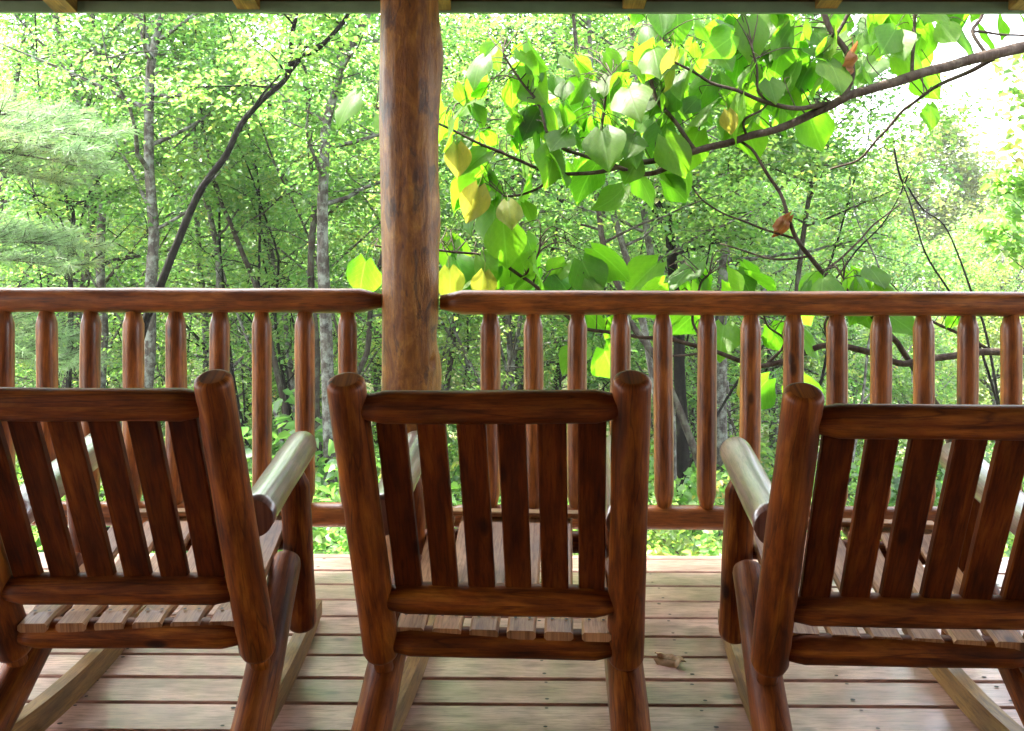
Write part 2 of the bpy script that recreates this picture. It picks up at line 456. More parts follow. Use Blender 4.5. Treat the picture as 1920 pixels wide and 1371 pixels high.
class MB:
    """mesh builder in world coordinates; faces with uv"""
    def __init__(s):
        s.v, s.f, s.uv, s.smooth = [], [], [], []

    def face(s, idx, uvs, smooth=True):
        s.f.append(idx); s.uv.extend(uvs); s.smooth.append(smooth)

    def tube(s, pts, rad, n=16, caps=True, wob=0.0, seed=0.0, flat=False):
        """rings along pts with radii; flat=True hard-edged end caps"""
        pts = [Vector(p) for p in pts]
        k = len(pts)
        T = []
        for i in range(k):
            a = pts[max(0, i - 1)]; b = pts[min(k - 1, i + 1)]
            T.append((b - a).normalized() if (b - a).length > 1e-9 else Vector((0, 0, 1)))
        ref = Vector((0, 0, 1)) if abs(T[0].z) < 0.8 else Vector((0, 1, 0))
        nx = T[0].cross(ref).normalized()
        base = len(s.v)
        lens = [0.0]
        for i in range(1, k):
            lens.append(lens[-1] + (pts[i] - pts[i - 1]).length)
        u0, v0 = random.random() * 30, random.random() * 30
        rm = max(rad)
        for i in range(k):
            nx = (nx - T[i] * nx.dot(T[i])).normalized()
            ny = T[i].cross(nx)
            for j in range(n):
                a = 2 * math.pi * j / n
                d = nx * math.cos(a) + ny * math.sin(a)
                r = rad[i]
                if wob:
                    q = Vector((math.cos(a) * 1.3 + seed, math.sin(a) * 1.3, lens[i] * 6 + seed * 3))
                    r *= 1 + wob * mnoise.noise(q)
                s.v.append(pts[i] + d * r)
        for i in range(k - 1):
            for j in range(n):
                j2 = (j + 1) % n
                ua, ub = u0 + 2 * math.pi * rm * j / n, u0 + 2 * math.pi * rm * (j + 1) / n
                va, vb = v0 + lens[i], v0 + lens[i + 1]
                s.face((base + i * n + j, base + i * n + j2, base + (i + 1) * n + j2, base + (i + 1) * n + j),
                       [(ua, va), (ub, va), (ub, vb), (ua, vb)])
        if caps:
            for i, rev in ((0, True), (k - 1, False)):
                idx = [base + i * n + j for j in range(n)]
                uvs = [(u0 + math.cos(2 * math.pi * j / n) * rad[i], v0 + 0.3 * math.sin(2 * math.pi * j / n) * rad[i]) for j in range(n)]
                if rev: idx = idx[::-1]; uvs = uvs[::-1]
                s.face(tuple(idx), uvs, False)
        return s

    def log(s, a, b, ra, rb=None, ends=('round', 'round'), n=22, rings=7, wob=0.03, el=None):
        """a peeled log from a to b. end styles: round (chamfered), tenon (long taper), cut (square)"""
        a, b = Vector(a), Vector(b)
        rb = ra if rb is None else rb
        Ln = (b - a).length
        d = (b - a).normalized()
        st = []
        def endprof(style, r):
            if style == 'round': return [(0, r * 0.55), (0.004, r * 0.72), (r * 0.25, r * 0.90), (r * 0.55, r)]
            if style == 'dome': return [(0, r * 0.35), (r * 0.1, r * 0.72), (r * 0.28, r * 0.92), (r * 0.6, r)]
            if style == 'slim': return [(0, r * 0.66), (r * 0.05, r * 0.82), (r * 0.14, r * 0.93), (r * 0.28, r * 0.985), (r * 0.45, r)]
            if style == 'tenon': return [(0, r * 0.60), (el or r * 0.9, r * 0.62), ((el or r * 0.9) + r * 1.0, r)]
            if style == 'taper': return [(0, r * 0.56), (el or 0.045, r)]
            return [(0, r)]
        A = endprof(ends[0], ra); B = endprof(ends[1], rb)
        la, lb = A[-1][0], B[-1][0]
        prof = list(A)
        for i in range(1, rings):
            t = i / rings
            prof.append((la + (Ln - la - lb) * t, ra + (rb - ra) * t))
        prof += [(Ln - x, r) for x, r in reversed(B)]
        sd_ = random.random() * 50
        pts = [a + d * x for x, r in prof]
        s.tube(pts, [r for x, r in prof], n, True, wob, sd_)
        return s

    def box(s, p0, ax, ay, az, bev=0.0, along='x'):
        """box from corner p0 with edge vectors; uv follow the grain along the chosen axis"""
        p0, ax, ay, az = map(Vector, (p0, ax, ay, az))
        u0, v0 = random.random() * 40, random.random() * 40
        if bev <= 0:
            c = [p0 + ax * i + ay * j + az * k for i, j, k in
                 ((0, 0, 0), (1, 0, 0), (1, 1, 0), (0, 1, 0), (0, 0, 1), (1, 0, 1), (1, 1, 1), (0, 1, 1))]
            quads = [(0, 3, 2, 1), (4, 5, 6, 7), (0, 1, 5, 4), (1, 2, 6, 5), (2, 3, 7, 6), (3, 0, 4, 7)]
            b0 = len(s.v); s.v += c
            cc = c
        else:
            # chamfered along the long axis: 8-sided section swept along the grain
            L = {'x': (ax, ay, az), 'y': (ay, az, ax), 'z': (az, ax, ay)}[along]
            g, p, q = L
            pl, ql = p.length, q.length
            pu, qu = p / pl, q / ql
            sec = [(bev, 0), (pl - bev, 0), (pl, bev), (pl, ql - bev), (pl - bev, ql), (bev, ql), (0, ql - bev), (0, bev)]
            b0 = len(s.v)
            for e in (0, 1):
                for x, y in sec:
                    s.v.append(p0 + g * e + pu * x + qu * y)
            gl = g.length
            per = 0
            for i in range(8):
                j = (i + 1) % 8
                seg = math.dist(sec[i], sec[j])
                s.face((b0 + i, b0 + j, b0 + 8 + j, b0 + 8 + i),
                       [(u0 + per, v0), (u0 + per + seg, v0), (u0 + per + seg, v0 + gl), (u0 + per, v0 + gl)], False)
                per += seg
            for e, rv in ((0, True), (1, False)):
                idx = [b0 + 8 * e + i for i in range(8)]
                uvs = [(u0 + x, v0 + y * 0.3) for x, y in sec]
                if rv: idx = idx[::-1]; uvs = uvs[::-1]
                s.face(tuple(idx), uvs, False)
            return s
        gd = {'x': ax, 'y': ay, 'z': az}[along].normalized()
        for q in quads:
            pts = [cc[i] for i in q]
            e1 = (pts[1] - pts[0]).normalized(); nrm = (pts[1] - pts[0]).cross(pts[2] - pts[0]).normalized()
            if abs(nrm.dot(gd)) > 0.9:
                e2 = nrm.cross(e1)
                uvs = [(u0 + (p - pts[0]).dot(e1), v0 + (p - pts[0]).dot(e2)) for p in pts]
            else:
                w = nrm.cross(gd)
                uvs = [(u0 + p.dot(w), v0 + p.dot(gd)) for p in pts]
            s.face(tuple(b0 + i for i in q), uvs, False)
        return s

    def sweep(s, path, half_w, side, th, smooth=False, round_=0.0):
        """flat board swept along path (list of points = centre of top face), width along side, thickness th downwards"""
        side = Vector(side).normalized()
        b0 = len(s.v)
        u0, v0 = random.random() * 40, random.random() * 40
        k = len(path)
        path = [Vector(p) for p in path]
        Ln = 0
        ls = [0]
        for i in range(1, k):
            Ln += (path[i] - path[i - 1]).length; ls.append(Ln)
        e = min(0.006, th * 0.3)
        sec = [(-half_w + e, 0), (half_w - e, 0), (half_w, -e), (half_w, -th + e), (half_w - e, -th), (-half_w + e, -th), (-half_w, -th + e), (-half_w, -e)]
        for i in range(k):
            t = (path[min(k - 1, i + 1)] - path[max(0, i - 1)]).normalized()
            up = side.cross(t).normalized()
            for x, y in sec:
                s.v.append(path[i] + side * x + up * y)
        for i in range(k - 1):
            per = 0
            for j in range(8):
                j2 = (j + 1) % 8
                seg = math.dist(sec[j], sec[j2])
                s.face((b0 + i * 8 + j, b0 + i * 8 + j2, b0 + (i + 1) * 8 + j2, b0 + (i + 1) * 8 + j)[::-1],
                       [(u0 + per, v0 + ls[i]), (u0 + per + seg, v0 + ls[i]), (u0 + per + seg, v0 + ls[i + 1]), (u0 + per, v0 + ls[i + 1])][::-1], False)
                per += seg
        for i, rv in ((0, False), (k - 1, True)):
            idx = [b0 + i * 8 + j for j in range(8)]
            uvs = [(u0 + x, v0 + y * 0.3) for x, y in sec]
            if rv: idx = idx[::-1]; uvs = uvs[::-1]
            s.face(tuple(idx), uvs, False)
        return s

    def mesh(s, name, mat, origin=Vector((0, 0, 0))):
        me = bpy.data.meshes.new(name)
        me.from_pydata([tuple(v - origin) for v in s.v], [], s.f)
        uvl = me.uv_layers.new(name='UVMap')
        flat = [c for uv in s.uv for c in uv]
        uvl.data.foreach_set('uv', flat)
        me.polygons.foreach_set('use_smooth', s.smooth)
        me.materials.append(mat)
        me.update()
        return me

    def build(s, name, mat, parent=None, **tags):
        o_ = wloc(parent) if parent else Vector((0, 0, 0))
        me = s.mesh(name, mat, o_)
        o = bpy.data.objects.new(name, me)
        COL.objects.link(o)
        if parent: o.parent = parent
        return tag(o, **tags)


def np_mesh(name, verts, faces4, mat, smooth=False):
    """fast quad mesh from numpy"""
    me = bpy.data.meshes.new(name)
    nv, nf = len(verts), len(faces4)
    me.vertices.add(nv)
    me.vertices.foreach_set('co', np.asarray(verts, dtype=np.float32).ravel())
    me.loops.add(nf * 4)
    me.loops.foreach_set('vertex_index', np.asarray(faces4, dtype=np.int32).ravel())
    me.polygons.add(nf)
    me.polygons.foreach_set('loop_start', np.arange(0, nf * 4, 4, dtype=np.int32))
    me.polygons.foreach_set('loop_total', np.full(nf, 4, dtype=np.int32))
    me.update(calc_edges=True)
    me.materials.append(mat)
    return me


def nrm(a):
    return a / (np.linalg.norm(a, axis=1, keepdims=True) + 1e-9)


def leaf_verts(c, d, n, size, w=0.36, six=True, fold=0.16):
    """c centre, d direction, n normal, size: arrays; returns verts, faces of one folded blade each"""
    d = nrm(d)
    s = nrm(np.cross(d, n))
    n = np.cross(s, d)
    sz = size[:, None]
    if six:
        P = [(-0.5, 0, 0), (-0.18, w, fold), (0.22, w * 0.72, fold * 0.8), (0.5, 0, -0.12), (0.22, -w * 0.72, fold * 0.8), (-0.18, -w, fold)]
        vs = np.stack([c + d * sz * a + s * sz * b + n * sz * h for a, b, h in P], 1)
        N = len(c)
        b0 = (np.arange(N) * 6)[:, None]
        f = np.stack([b0 + np.array([0, 1, 2, 3]), b0 + np.array([0, 3, 4, 5])], 1).reshape(-1, 4)
        return vs.reshape(-1, 3), f
    P = [(-0.5, 0, 0), (0, w, fold), (0.5, 0, 0), (0, -w, fold)]
    vs = np.stack([c + d * sz * a + s * sz * b + n * sz * h for a, b, h in P], 1)
    N = len(c)
    f = (np.arange(N) * 4)[:, None] + np.array([0, 1, 2, 3])
    return vs.reshape(-1, 3), f


def sprays(centers, rad, per, size, flat=0.3, six=True, tilt=0.55, r=rng):
    """leaves gathered in flat sprays round the given centres"""
    centers = np.asarray(centers, float)
    N = len(centers)
    rad = np.broadcast_to(rad, (N,))
    idx = np.repeat(np.arange(N), per)
    K = len(idx)
    ang = r.uniform(0, 2 * np.pi, K)
    rr = np.sqrt(r.uniform(0, 1, K)) * rad[idx]
    tl = r.normal(0, 0.25, (N, 2))
    off = np.stack([np.cos(ang) * rr, np.sin(ang) * rr, r.normal(0, flat, K) * rad[idx]], 1)
    off[:, 2] += off[:, 0] * tl[idx, 0] + off[:, 1] * tl[idx, 1]
    c = centers[idx] + off
    n = np.stack([r.normal(0, tilt, K) , r.normal(0, tilt, K), np.ones(K)], 1)
    d = np.stack([np.cos(ang) + r.normal(0, .7, K), np.sin(ang) + r.normal(0, .7, K), -0.35 + r.normal(0, .35, K)], 1)
    sz = size * r.uniform(0.65, 1.35, K)
    return leaf_verts(c, d, nrm(n), sz, six=six)


# ------------------------------------------------------------------ terrain
def ground_z(x, y):
    """forest floor: falls from the porch into a ravine, then a wooded slope climbs beyond on the left"""
    x = np.asarray(x, float); y = np.asarray(y, float)
    z = np.interp(y, [-30, 3, 5, 9, 16, 26, 34, 46, 62, 95, 140, 300, 700],
                  [0.2, -1.15, -1.35, -2.1, -3.9, -6.0, -6.2, -3.5, 1.5, 12.0, 23.0, 8.0, 0.0])
    zr = np.interp(y, [-30, 3, 5, 9, 16, 26, 34, 60, 100, 200, 400, 700],
                   [0.2, -1.15, -1.35, -2.2, -4.2, -7.0, -9.0, -14, -20, -28, -40, -40])
    u = x / np.maximum(y, 8.0)
    k = 1 / (1 + np.exp(-(u - 0.20) * 22))
    z = z * (1 - k) + zr * k
    z = z + 0.35 * np.sin(x * 0.31 + y * 0.17) * np.clip((y - 6) / 10, 0, 1) + 0.2 * np.sin(x * 0.83 - y * 0.57) * np.clip((y - 5) / 10, 0, 1)
    return z


ys = np.concatenate([np.linspace(-30, 3, 8), np.linspace(4, 60, 57), np.geomspace(63, 700, 40)])
us = np.linspace(-1, 1, 91)
X = us[None, :] * (30 + np.abs(ys[:, None]) * 1.3)
Y = np.repeat(ys[:, None], 91, 1)
Z = ground_z(X, Y)
vv = np.stack([X, Y, Z], -1).reshape(-1, 3)
ii = np.arange(len(ys) * 91).reshape(len(ys), 91)
ff = np.stack([ii[:-1, :-1], ii[:-1, 1:], ii[1:, 1:], ii[1:, :-1]], -1).reshape(-1, 4)
me = np_mesh('ground', vv, ff, M['earth'])
me.polygons.foreach_set('use_smooth', [True] * len(me.polygons))
gr = bpy.data.objects.new('ground', me)
COL.objects.link(gr)
tag(gr, 'leaf-littered forest floor falling away from the porch', kind='structure')

# far blue ridge beyond the valley on the right
hx = np.linspace(-400, 800, 160)
hz = 45 + 5 * np.sin(hx * 0.0051 + 1.0) + 2 * np.sin(hx * 0.03) + 1 * np.sin(hx * 0.1 + 2)
rows = [(380, -45.0, 0.0), (410, -10, 0.5), (450, 0, 1.0), (540, 0, 0.75)]
V_ = np.concatenate([np.stack([hx, np.full_like(hx, yy), zz + hz * k], 1) for yy, zz, k in rows])
ii = np.arange(4 * 160).reshape(4, 160)
ff = np.stack([ii[:-1, :-1], ii[:-1, 1:], ii[1:, 1:], ii[1:, :-1]], -1).reshape(-1, 4)
me = np_mesh('distant_hill', V_, ff, M['hill'])
me.polygons.foreach_set('use_smooth', [True] * len(me.polygons))
hill = bpy.data.objects.new('distant_hill', me)
COL.objects.link(hill)
tag(hill, 'pale blue wooded ridge far across the valley', kind='structure')

# ------------------------------------------------------------------ porch deck
deck = empty('deck', (0, 0, 0), 'pinkish brown stained board deck of the porch', kind='structure')
lines = [3.618 - 0.145 * i for i in range(33)]
DX0, DX1 = -6.5, 6.5
for i, y1 in enumerate(lines[:-1]):
    y0 = lines[i + 1]
    g = 0.0066
    dz = random.uniform(-0.0012, 0.0012)
    b = MB()
    b.box((DX0, y0 + g, -0.032 + dz), (DX1 - DX0, 0, 0), (0, y1 - y0 - 2 * g, 0), (0, 0, 0.032), bev=0.003, along='x')
    b.build('board', M['deck'], deck)
b = MB()
b.box((DX0, 3.618 + 0.003, -0.22), (DX1 - DX0, 0, 0), (0, 0.042, 0), (0, 0, 0.218), bev=0.003, along='x')
b.build('rim_board', M['deck'], deck)
b = MB()
for jx in np.arange(-6.4, 6.5, 0.43):
    b.box((jx + 0.02, -1.0, -0.24), (0.045, 0, 0), (0, 4.6, 0), (0, 0, 0.20), along='y')
tag(b.build('joist', M['rafter'], deck), kind='stuff')
b = MB()
for i, y1 in enumerate(lines[:16]):
    for jx in np.arange(-3.4, 3.6, 0.43):
        for fy in (0.028, 0.117):
            cx = jx + 0.04 + random.uniform(-0.012, 0.012)
            cy = y1 - fy + random.uniform(-0.006, 0.006)
            r_ = random.uniform(0.0035, 0.0055)
            pts = [V(cx + math.cos(a) * r_ * 1.4, cy + math.sin(a) * r_, 0.0018) for a in [k * math.pi / 4 for k in range(8)]]
            i0 = len(b.v); b.v += pts
            b.face(tuple(range(i0, i0 + 8)), [(0, 0)] * 8, False)
tag(b.build('screw_heads', M['screw'], deck), kind='stuff')

# ------------------------------------------------------------------ roof
roof = empty('porch_roof', (0, 4.0, 2.3), 'underside of the porch roof with pine rafter tails and a grey green fascia', 'roof')
RY = 4.02
ZF = 1.25 + 443 * RY / F_PX
SL = 0.24
cxs = [(109, 24.5), (453, 18.5), (812, 20), (1174, 17), (1534, 16), (1894, 19)]
rx = [((p - 960) * RY / F_PX, H_CAM + (HORIZ - q) * RY / F_PX) for p, q in cxs]
step = 0.861
for k in range(1, 4):
    rx.append((rx[0][0] - step * k, rx[0][1])); rx.append((rx[5][0] + step * k, rx[5][1]))
for x, zb in rx:
    w = 0.10 if x < 0.3 else 0.098
    b = MB()
    y0, y1 = -1.0, RY - 0.003
    zb_back = zb + (y1 - y0) * SL
    b.box((x - w / 2, y0, zb_back), (0, y1 - y0, zb - zb_back), (w, 0, 0), (0, 0, 0.14), along='x')
    b.build('rafter', M['rafter'], roof)
b = MB(); b.box((-6.5, RY, ZF), (13, 0, 0), (0, 0.03, 0), (0, 0, 0.048), along='x'); b.build('fascia_board', M['fascia'], roof)
b = MB(); b.box((-6.5, RY + 0.032, ZF + 0.03), (13, 0, 0), (0, 0.03, 0), (0, 0, 0.25), along='x'); b.build('eave_shadow_board', M['ceiling'], roof)  # dark strip put in for the shadow between fascia and soffit
for k in range(26):
    y0 = RY - 0.2 * k; y1 = y0 - 0.194
    if y1 < -1.1: break
    b = MB()
    z0 = ZF + 0.145 + (RY - y0) * SL
    b.box((-6.6, y1, z0 + (y0 - y1) * SL), (13.2, 0, 0), (0, y0 - y1, -(y0 - y1) * SL), (0, 0, 0.02), along='x')
    b.build('ceiling_board', M['ceiling'], roof)
b = MB(); b.box((-6.9, -1.4, ZF + 0.20 + (RY + 0.35 + 1.4) * SL), (13.8, 0, 0), (0, RY + 0.25 + 1.4, -(RY + 0.25 + 1.4) * SL), (0, 0, 0.03), along='x'); b.build('roof_sheet', M['fascia'], roof)

# cabin wall behind the viewer
wall = empty('cabin_wall', (0, -1.15, 0), 'log wall of the cabin at the back of the porch', kind='structure')
for k in range(19):
    b = MB(); b.log((-6.6, -1.15, 0.10 + k * 0.19), (6.6, -1.15, 0.10 + k * 0.19), 0.1, n=12, ends=('cut', 'cut'), rings=4)
    b.build('wall_log', M['wall'], wall)

# ------------------------------------------------------------------ porch post: a gnarled peeled log
def porch_post(px0, px1, d, label):
    base = U((px0 + px1) / 2, 0, d); base.z = 0
    r = (px1 - px0) * d / F_PX / 2
    root = empty('porch_post', base, label, 'post')
    b = MB()
    n, k = 72, 150
    z0, z1 = 0.0, 2.75
    u0 = 3.1
    bumps = [(0.15, 1.56, 2.27, 0.26, 0.08), (0.1, 0.75, 0.11, 0.35, 0.10), (-0.1, 1.36, 0.10, 0.3, 0.10), (0.05, 1.95, 0.10, 0.4, 0.22), (-0.5, 1.12, 0.10, 0.3, 0.06), (0.2, 0.9, -0.10, 0.3, 0.05), (2.9, 1.8, 0.05, 0.6, 0.3)]
    bumps[0] = (0.1, 2.00, 0.10, 0.4, 0.10)
    for i in range(k + 1):
        z = z0 + (z1 - z0) * i / k
        ox = 0.004 * math.sin(z * 2.1) ; oy = 0
        for j in range(n):
            a = 2 * math.pi * j / n
            q = Vector((math.cos(a) * 1.6, math.sin(a) * 1.6, z * 1.3))
            rr = r * (0.985 + 0.045 * mnoise.noise(q) + 0.022 * mnoise.noise(q * 3.1) + 0.012 * mnoise.noise(Vector((math.cos(a) * 9, math.sin(a) * 9, z * 2.2))))
            for ba, bz, amp, wa, wz in bumps:
                da = (a - ba + math.pi) % (2 * math.pi) - math.pi
                rr += r * amp * math.exp(-(da / wa) ** 2 - ((z - bz) / wz) ** 2)
            # knot hole with a lip, low on the right
            da = (a + 0.62 + math.pi) % (2 * math.pi) - math.pi
            dd = math.hypot(da * r, (z - 0.815) * 0.7)
            rr += 0.010 * math.exp(-(dd / 0.03) ** 2) - 0.030 * math.exp(-(dd / 0.012) ** 2)
            b.v.append(V(base.x + ox + math.cos(a) * rr, base.y + oy + math.sin(a) * rr, z))
    for i in range(k):
        for j in range(n):
            j2 = (j + 1) % n
            f = (i * n + j, i * n + j2, (i + 1) * n + j2, (i + 1) * n + j)
            c = 2 * math.pi * r / n
            zz = (z1 - z0) / k
            b.face(f, [(u0 + j * c, i * zz), (u0 + (j + 1) * c, i * zz), (u0 + (j + 1) * c, (i + 1) * zz), (u0 + j * c, (i + 1) * zz)])
    b.build('trunk', M['post'], root)
    return root


PY = 3.50
post = porch_post(714, 822, PY, 'thick gnarled varnished log post between the two railings')

# ------------------------------------------------------------------ railings
RZ = H_CAM - (567.5 - HORIZ) * PY / F_PX
RB = H_CAM - (969 - HORIZ) * PY / F_PX


def sx(px, d=PY):
    return U(px, HORIZ, d).x


def railing(x0, x1, bal, label, z_off=0.0, tap=(True, True), lowtap=(True, True)):
    root = empty('log_railing', ((x0 + x1) / 2, PY, 0), label, 'railing', 'log railings of the porch')
    zt, zb = RZ + z_off, RB + z_off
    b = MB(); b.log((x0, PY, zt), (x1, PY, zt), 0.0485, ends=('taper' if tap[0] else 'cut', 'taper' if tap[1] else 'cut'), n=24, rings=30, wob=0.05, el=0.085)
    b.build('top_rail', M['rail'], root)
    b = MB(); b.log((x0, PY, zb), (x1, PY, zb), 0.0465, ends=('taper' if tap[0] else 'cut', 'taper' if tap[1] else 'cut'), n=24, rings=30, wob=0.04, el=0.08)
    b.build('bottom_rail', M['rail'], root)
    for px in bal:
        x = sx(px)
        j = random.uniform(-0.004, 0.004)
        r = 0.0385 * random.uniform(0.97, 1.04)
        b = MB(); b.log((x + j, PY + random.uniform(-.003, .003), zb + 0.025), (x - j, PY, zt - 0.028), r, ends=('taper', 'taper'), n=18, rings=6, wob=0.07, el=0.066)
        b.build('baluster', M['rail'], root)
    return root


sp = 81.0
railing(sx(-560), sx(716), [653 - sp * k for k in range(0, 15)], 'left log railing ending at the thick post, white pine boughs behind it', 0.005, (False, True))
railing(sx(826), sx(2480), [920 + 81.1 * k for k in range(0, 19)], 'right log railing running from the thick post to the right edge', 0.0, (True, False))
# corner posts out of frame that hold the far ends
for px in (-600, 2520):
    x = sx(px)
    o = empty('corner_post', (x, PY, 0), 'plain round log post at the %s end of the railing' % ('left' if px < 0 else 'right'), 'post')
    b = MB(); b.log((x, PY, 0), (x, PY, 2.7), 0.11, n=24, wob=0.05, ends=('cut', 'cut'), rings=20); b.build('trunk', M['post'], o)


# ------------------------------------------------------------------ rocking chairs
def chair(TL, TR, BL, BR, yaw, t_top, t_low, t_seat, label, s_half=0.30, dz=0.0):
    mid = (BL + BR) / 2
    f = V(math.sin(yaw), math.cos(yaw), 0)
    sd_ = V(math.cos(yaw), -math.sin(yaw), 0)
    base = V(mid.x, mid.y + 0.25, 0)
    root = empty('rocking_chair', base, label, 'rocking chair', 'log rocking chairs in a row facing the forest')
    k = s_half / 0.30

    def P(l, a, z):
        return V(mid.x, mid.y, 0) + sd_ * (l * k) + f * a + V(0, 0, z + dz)

    up = ((TL + TR) / 2 - mid).normalized()
    nrm_ = sd_.cross(up).normalized()       # points forward-up out of the back
    if nrm_.y < 0: nrm_ = -nrm_
    for T_, B_ in ((TL, BL), (TR, BR)):
        b = MB(); b.log(B_, T_, 0.0445, 0.0405, ends=('round', 'slim'), n=28, rings=14, wob=0.05)
        pp = b.build('back_post', M['chair'], root)
        # tenon into the side log
        dd = (B_ - T_).normalized()
        b = MB(); b.log(B_ + dd * -0.01, B_ + dd * 0.06, 0.024, ends=('cut', 'cut'), n=14, rings=2)
        b.build('tenon', M['chair'], pp)
    # rails of the back
    for t, r, nm in ((t_top, 0.0355, 'top_rail'), (t_low, 0.0365, 'lower_rail'), (t_seat, 0.035, 'seat_back_rail')):
        a_ = TL.lerp(BL, t); b_ = TR.lerp(BR, t)
        b = MB(); b.log(a_, b_, r, ends=('taper', 'taper'), n=24, rings=16, wob=0.05, el=0.075)
        b.build(nm, M['chair'], root)
    # six back slats
    for i in range(6):
        l = (i - 2.5) * 0.0868 * k
        a_ = TL.lerp(TR, 0.5 + l / (2 * s_half)); b_ = BL.lerp(BR, 0.5 + l / (2 * s_half))
        p0 = a_.lerp(b_, t_top + 0.012) + nrm_ * 0.012
        p1 = a_.lerp(b_, t_low - 0.015) + nrm_ * 0.012
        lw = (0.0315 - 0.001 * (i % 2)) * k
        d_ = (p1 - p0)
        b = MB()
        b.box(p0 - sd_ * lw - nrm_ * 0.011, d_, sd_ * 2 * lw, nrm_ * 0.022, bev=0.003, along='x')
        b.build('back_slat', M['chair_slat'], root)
    # seat slats, rounded at both ends and slightly dished
    zr = TL.lerp(BL, t_seat).z - dz
    ar = TL.lerp(BL, t_seat).y - mid.y
    for i in range(6):
        l = (i - 2.5) * 0.0893
        path = []
        a0, a1 = ar - 0.028, 0.545
        z0, z1 = zr + 0.046, 0.448
        for q in range(13):
            t = q / 12
            a = a0 + (a1 - a0) * t
            z = z0 + (z1 - z0) * t - 0.03 * math.sin(math.pi * t)
            if t < 0.001: z -= 0.009
            if t > 0.93: z -= 0.012
            path.append(P(l, a, z))
        b = MB(); b.sweep(path, 0.0345 * k, sd_, 0.023)
        b.build('seat_slat', M['seat'], root)
    b = MB(); b.box(P(-0.262, 0.515, 0.441), sd_ * 0.524 * k, f * 0.045, (0, 0, 0.014), bev=0.003, along='x')
    b.build('seat_front_slat', M['seat'], root)
    b = MB()
    for i in range(6):
        for e in (-0.016, 0.018):
            c = P((i - 2.5) * 0.0893 + e, ar + 0.022, zr + 0.046 - 0.0012)
            pts = [c + sd_ * math.cos(q * math.pi / 4) * 0.004 + f * math.sin(q * math.pi / 4) * 0.005 + V(0, 0, 0.0035) for q in range(8)]
            i0 = len(b.v); b.v += pts
            b.face(tuple(range(i0, i0 + 8)), [(0, 0)] * 8, False)
    tag(b.build('screw_heads', M['screw'], root), kind='stuff')
    for s_ in (-1, 1):
        b = MB(); b.log(P(0.305 * s_, 0.485, 0.115), P(0.303 * s_, 0.375, 0.615), 0.0440, 0.0415, ends=('dome', 'taper'), n=24, rings=9, wob=0.05)
        b.build('front_leg', M['chair'], root)
        b = MB(); b.log(P(0.292 * s_, -0.045, 0.602), P(0.300 * s_, 0.515, 0.660), 0.046, 0.046, ends=('cut', 'dome'), n=28, rings=12, wob=0.05)
        b.build('armrest', M['arm'], root)
        b = MB(); b.log(P(0.305 * s_, -0.22, 0.062), P(0.290 * s_, 0.345, 0.376), 0.0475, 0.042, ends=('cut', 'dome'), n=24, rings=12, wob=0.06)
        b.build('side_log', M['chair'], root)
        # sawn rocker runner
        prof = []
        for q in range(25):
            a = -0.34 + 1.17 * q / 24
            zc = 0.16 * (a - 0.50) ** 2 + 0.0005
            h = 0.072 - 0.03 * max(0, (abs(a - 0.25) - 0.45)) / 0.15
            prof.append((a, zc, zc + max(0.03, h)))
        b = MB()
        u0, v0 = random.random() * 20, random.random() * 20
        for l in (0.266, 0.304):
            for a, z0, z1 in prof:
                b.v.append(P(l * s_, a, z0) - V(0, 0, dz)); b.v.append(P(l * s_, a, z1) - V(0, 0, dz))
        n2 = 2 * len(prof)
        for q in range(len(prof) - 1):
            i0 = q * 2
            A = prof[q][0]; Bv = prof[q + 1][0]
            fl = s_ > 0
            def qf(idx, uv):
                b.face(tuple(idx if fl else idx[::-1]), uv if fl else uv[::-1], False)
            qf([i0, i0 + 1, i0 + 3, i0 + 2], [(u0, v0 + A), (u0 + .07, v0 + A), (u0 + .07, v0 + Bv), (u0, v0 + Bv)])
            qf([n2 + i0, n2 + i0 + 2, n2 + i0 + 3, n2 + i0 + 1], [(u0 + .2, v0 + A), (u0 + .2, v0 + Bv), (u0 + .27, v0 + Bv), (u0 + .27, v0 + A)])
            qf([i0 + 1, n2 + i0 + 1, n2 + i0 + 3, i0 + 3], [(u0 + .3, v0 + A), (u0 + .34, v0 + A), (u0 + .34, v0 + Bv), (u0 + .3, v0 + Bv)])
            qf([i0, i0 + 2, n2 + i0 + 2, n2 + i0], [(u0 + .4, v0 + A), (u0 + .4, v0 + Bv), (u0 + .44, v0 + Bv), (u0 + .44, v0 + A)])
        e = n2 - 2
        b.face((0, n2, n2 + 1, 1), [(0, 0), (.04, 0), (.04, .02), (0, .02)], False)
        b.face((e, e + 1, n2 + e + 1, n2 + e), [(0, 0), (.04, 0), (.04, .02), (0, .02)], False)
        b.build('rocker', M['rocker'], root)
    b = MB(); b.log(P(-0.30, 0.47, 0.386), P(0.30, 0.47, 0.386), 0.031, ends=('taper', 'taper'), n=18, rings=8, el=0.05)
    b.build('front_rail', M['chair'], root)
    return root


chair(U(648, 713, 1.875), U(1186, 707, 1.865), U(719, 1230, 2.18), U(1174, 1240, 2.18), R(3.2), 0.088, 0.762, 0.935,
      'middle log rocking chair, its back in front of the thick porch post')
chair(U(-136, 708, 1.87), U(399, 708, 1.87), U(30, 1228, 2.18), U(487, 1228, 2.18), R(-2.5), 0.088, 0.735, 0.912,
      'leftmost log rocking chair, cut off by the left edge, before the left railing')
TLr, BLr = U(1508, 731, 1.79), U(1443, 1250, 2.11)
chair(TLr, TLr + V(0.615, -0.02, 0), BLr, BLr + V(0.615, -0.02, 0), R(5), 0.093, 0.757, 0.918,
      'rightmost log rocking chair, turned slightly right, before the right railing', s_half=0.3075)


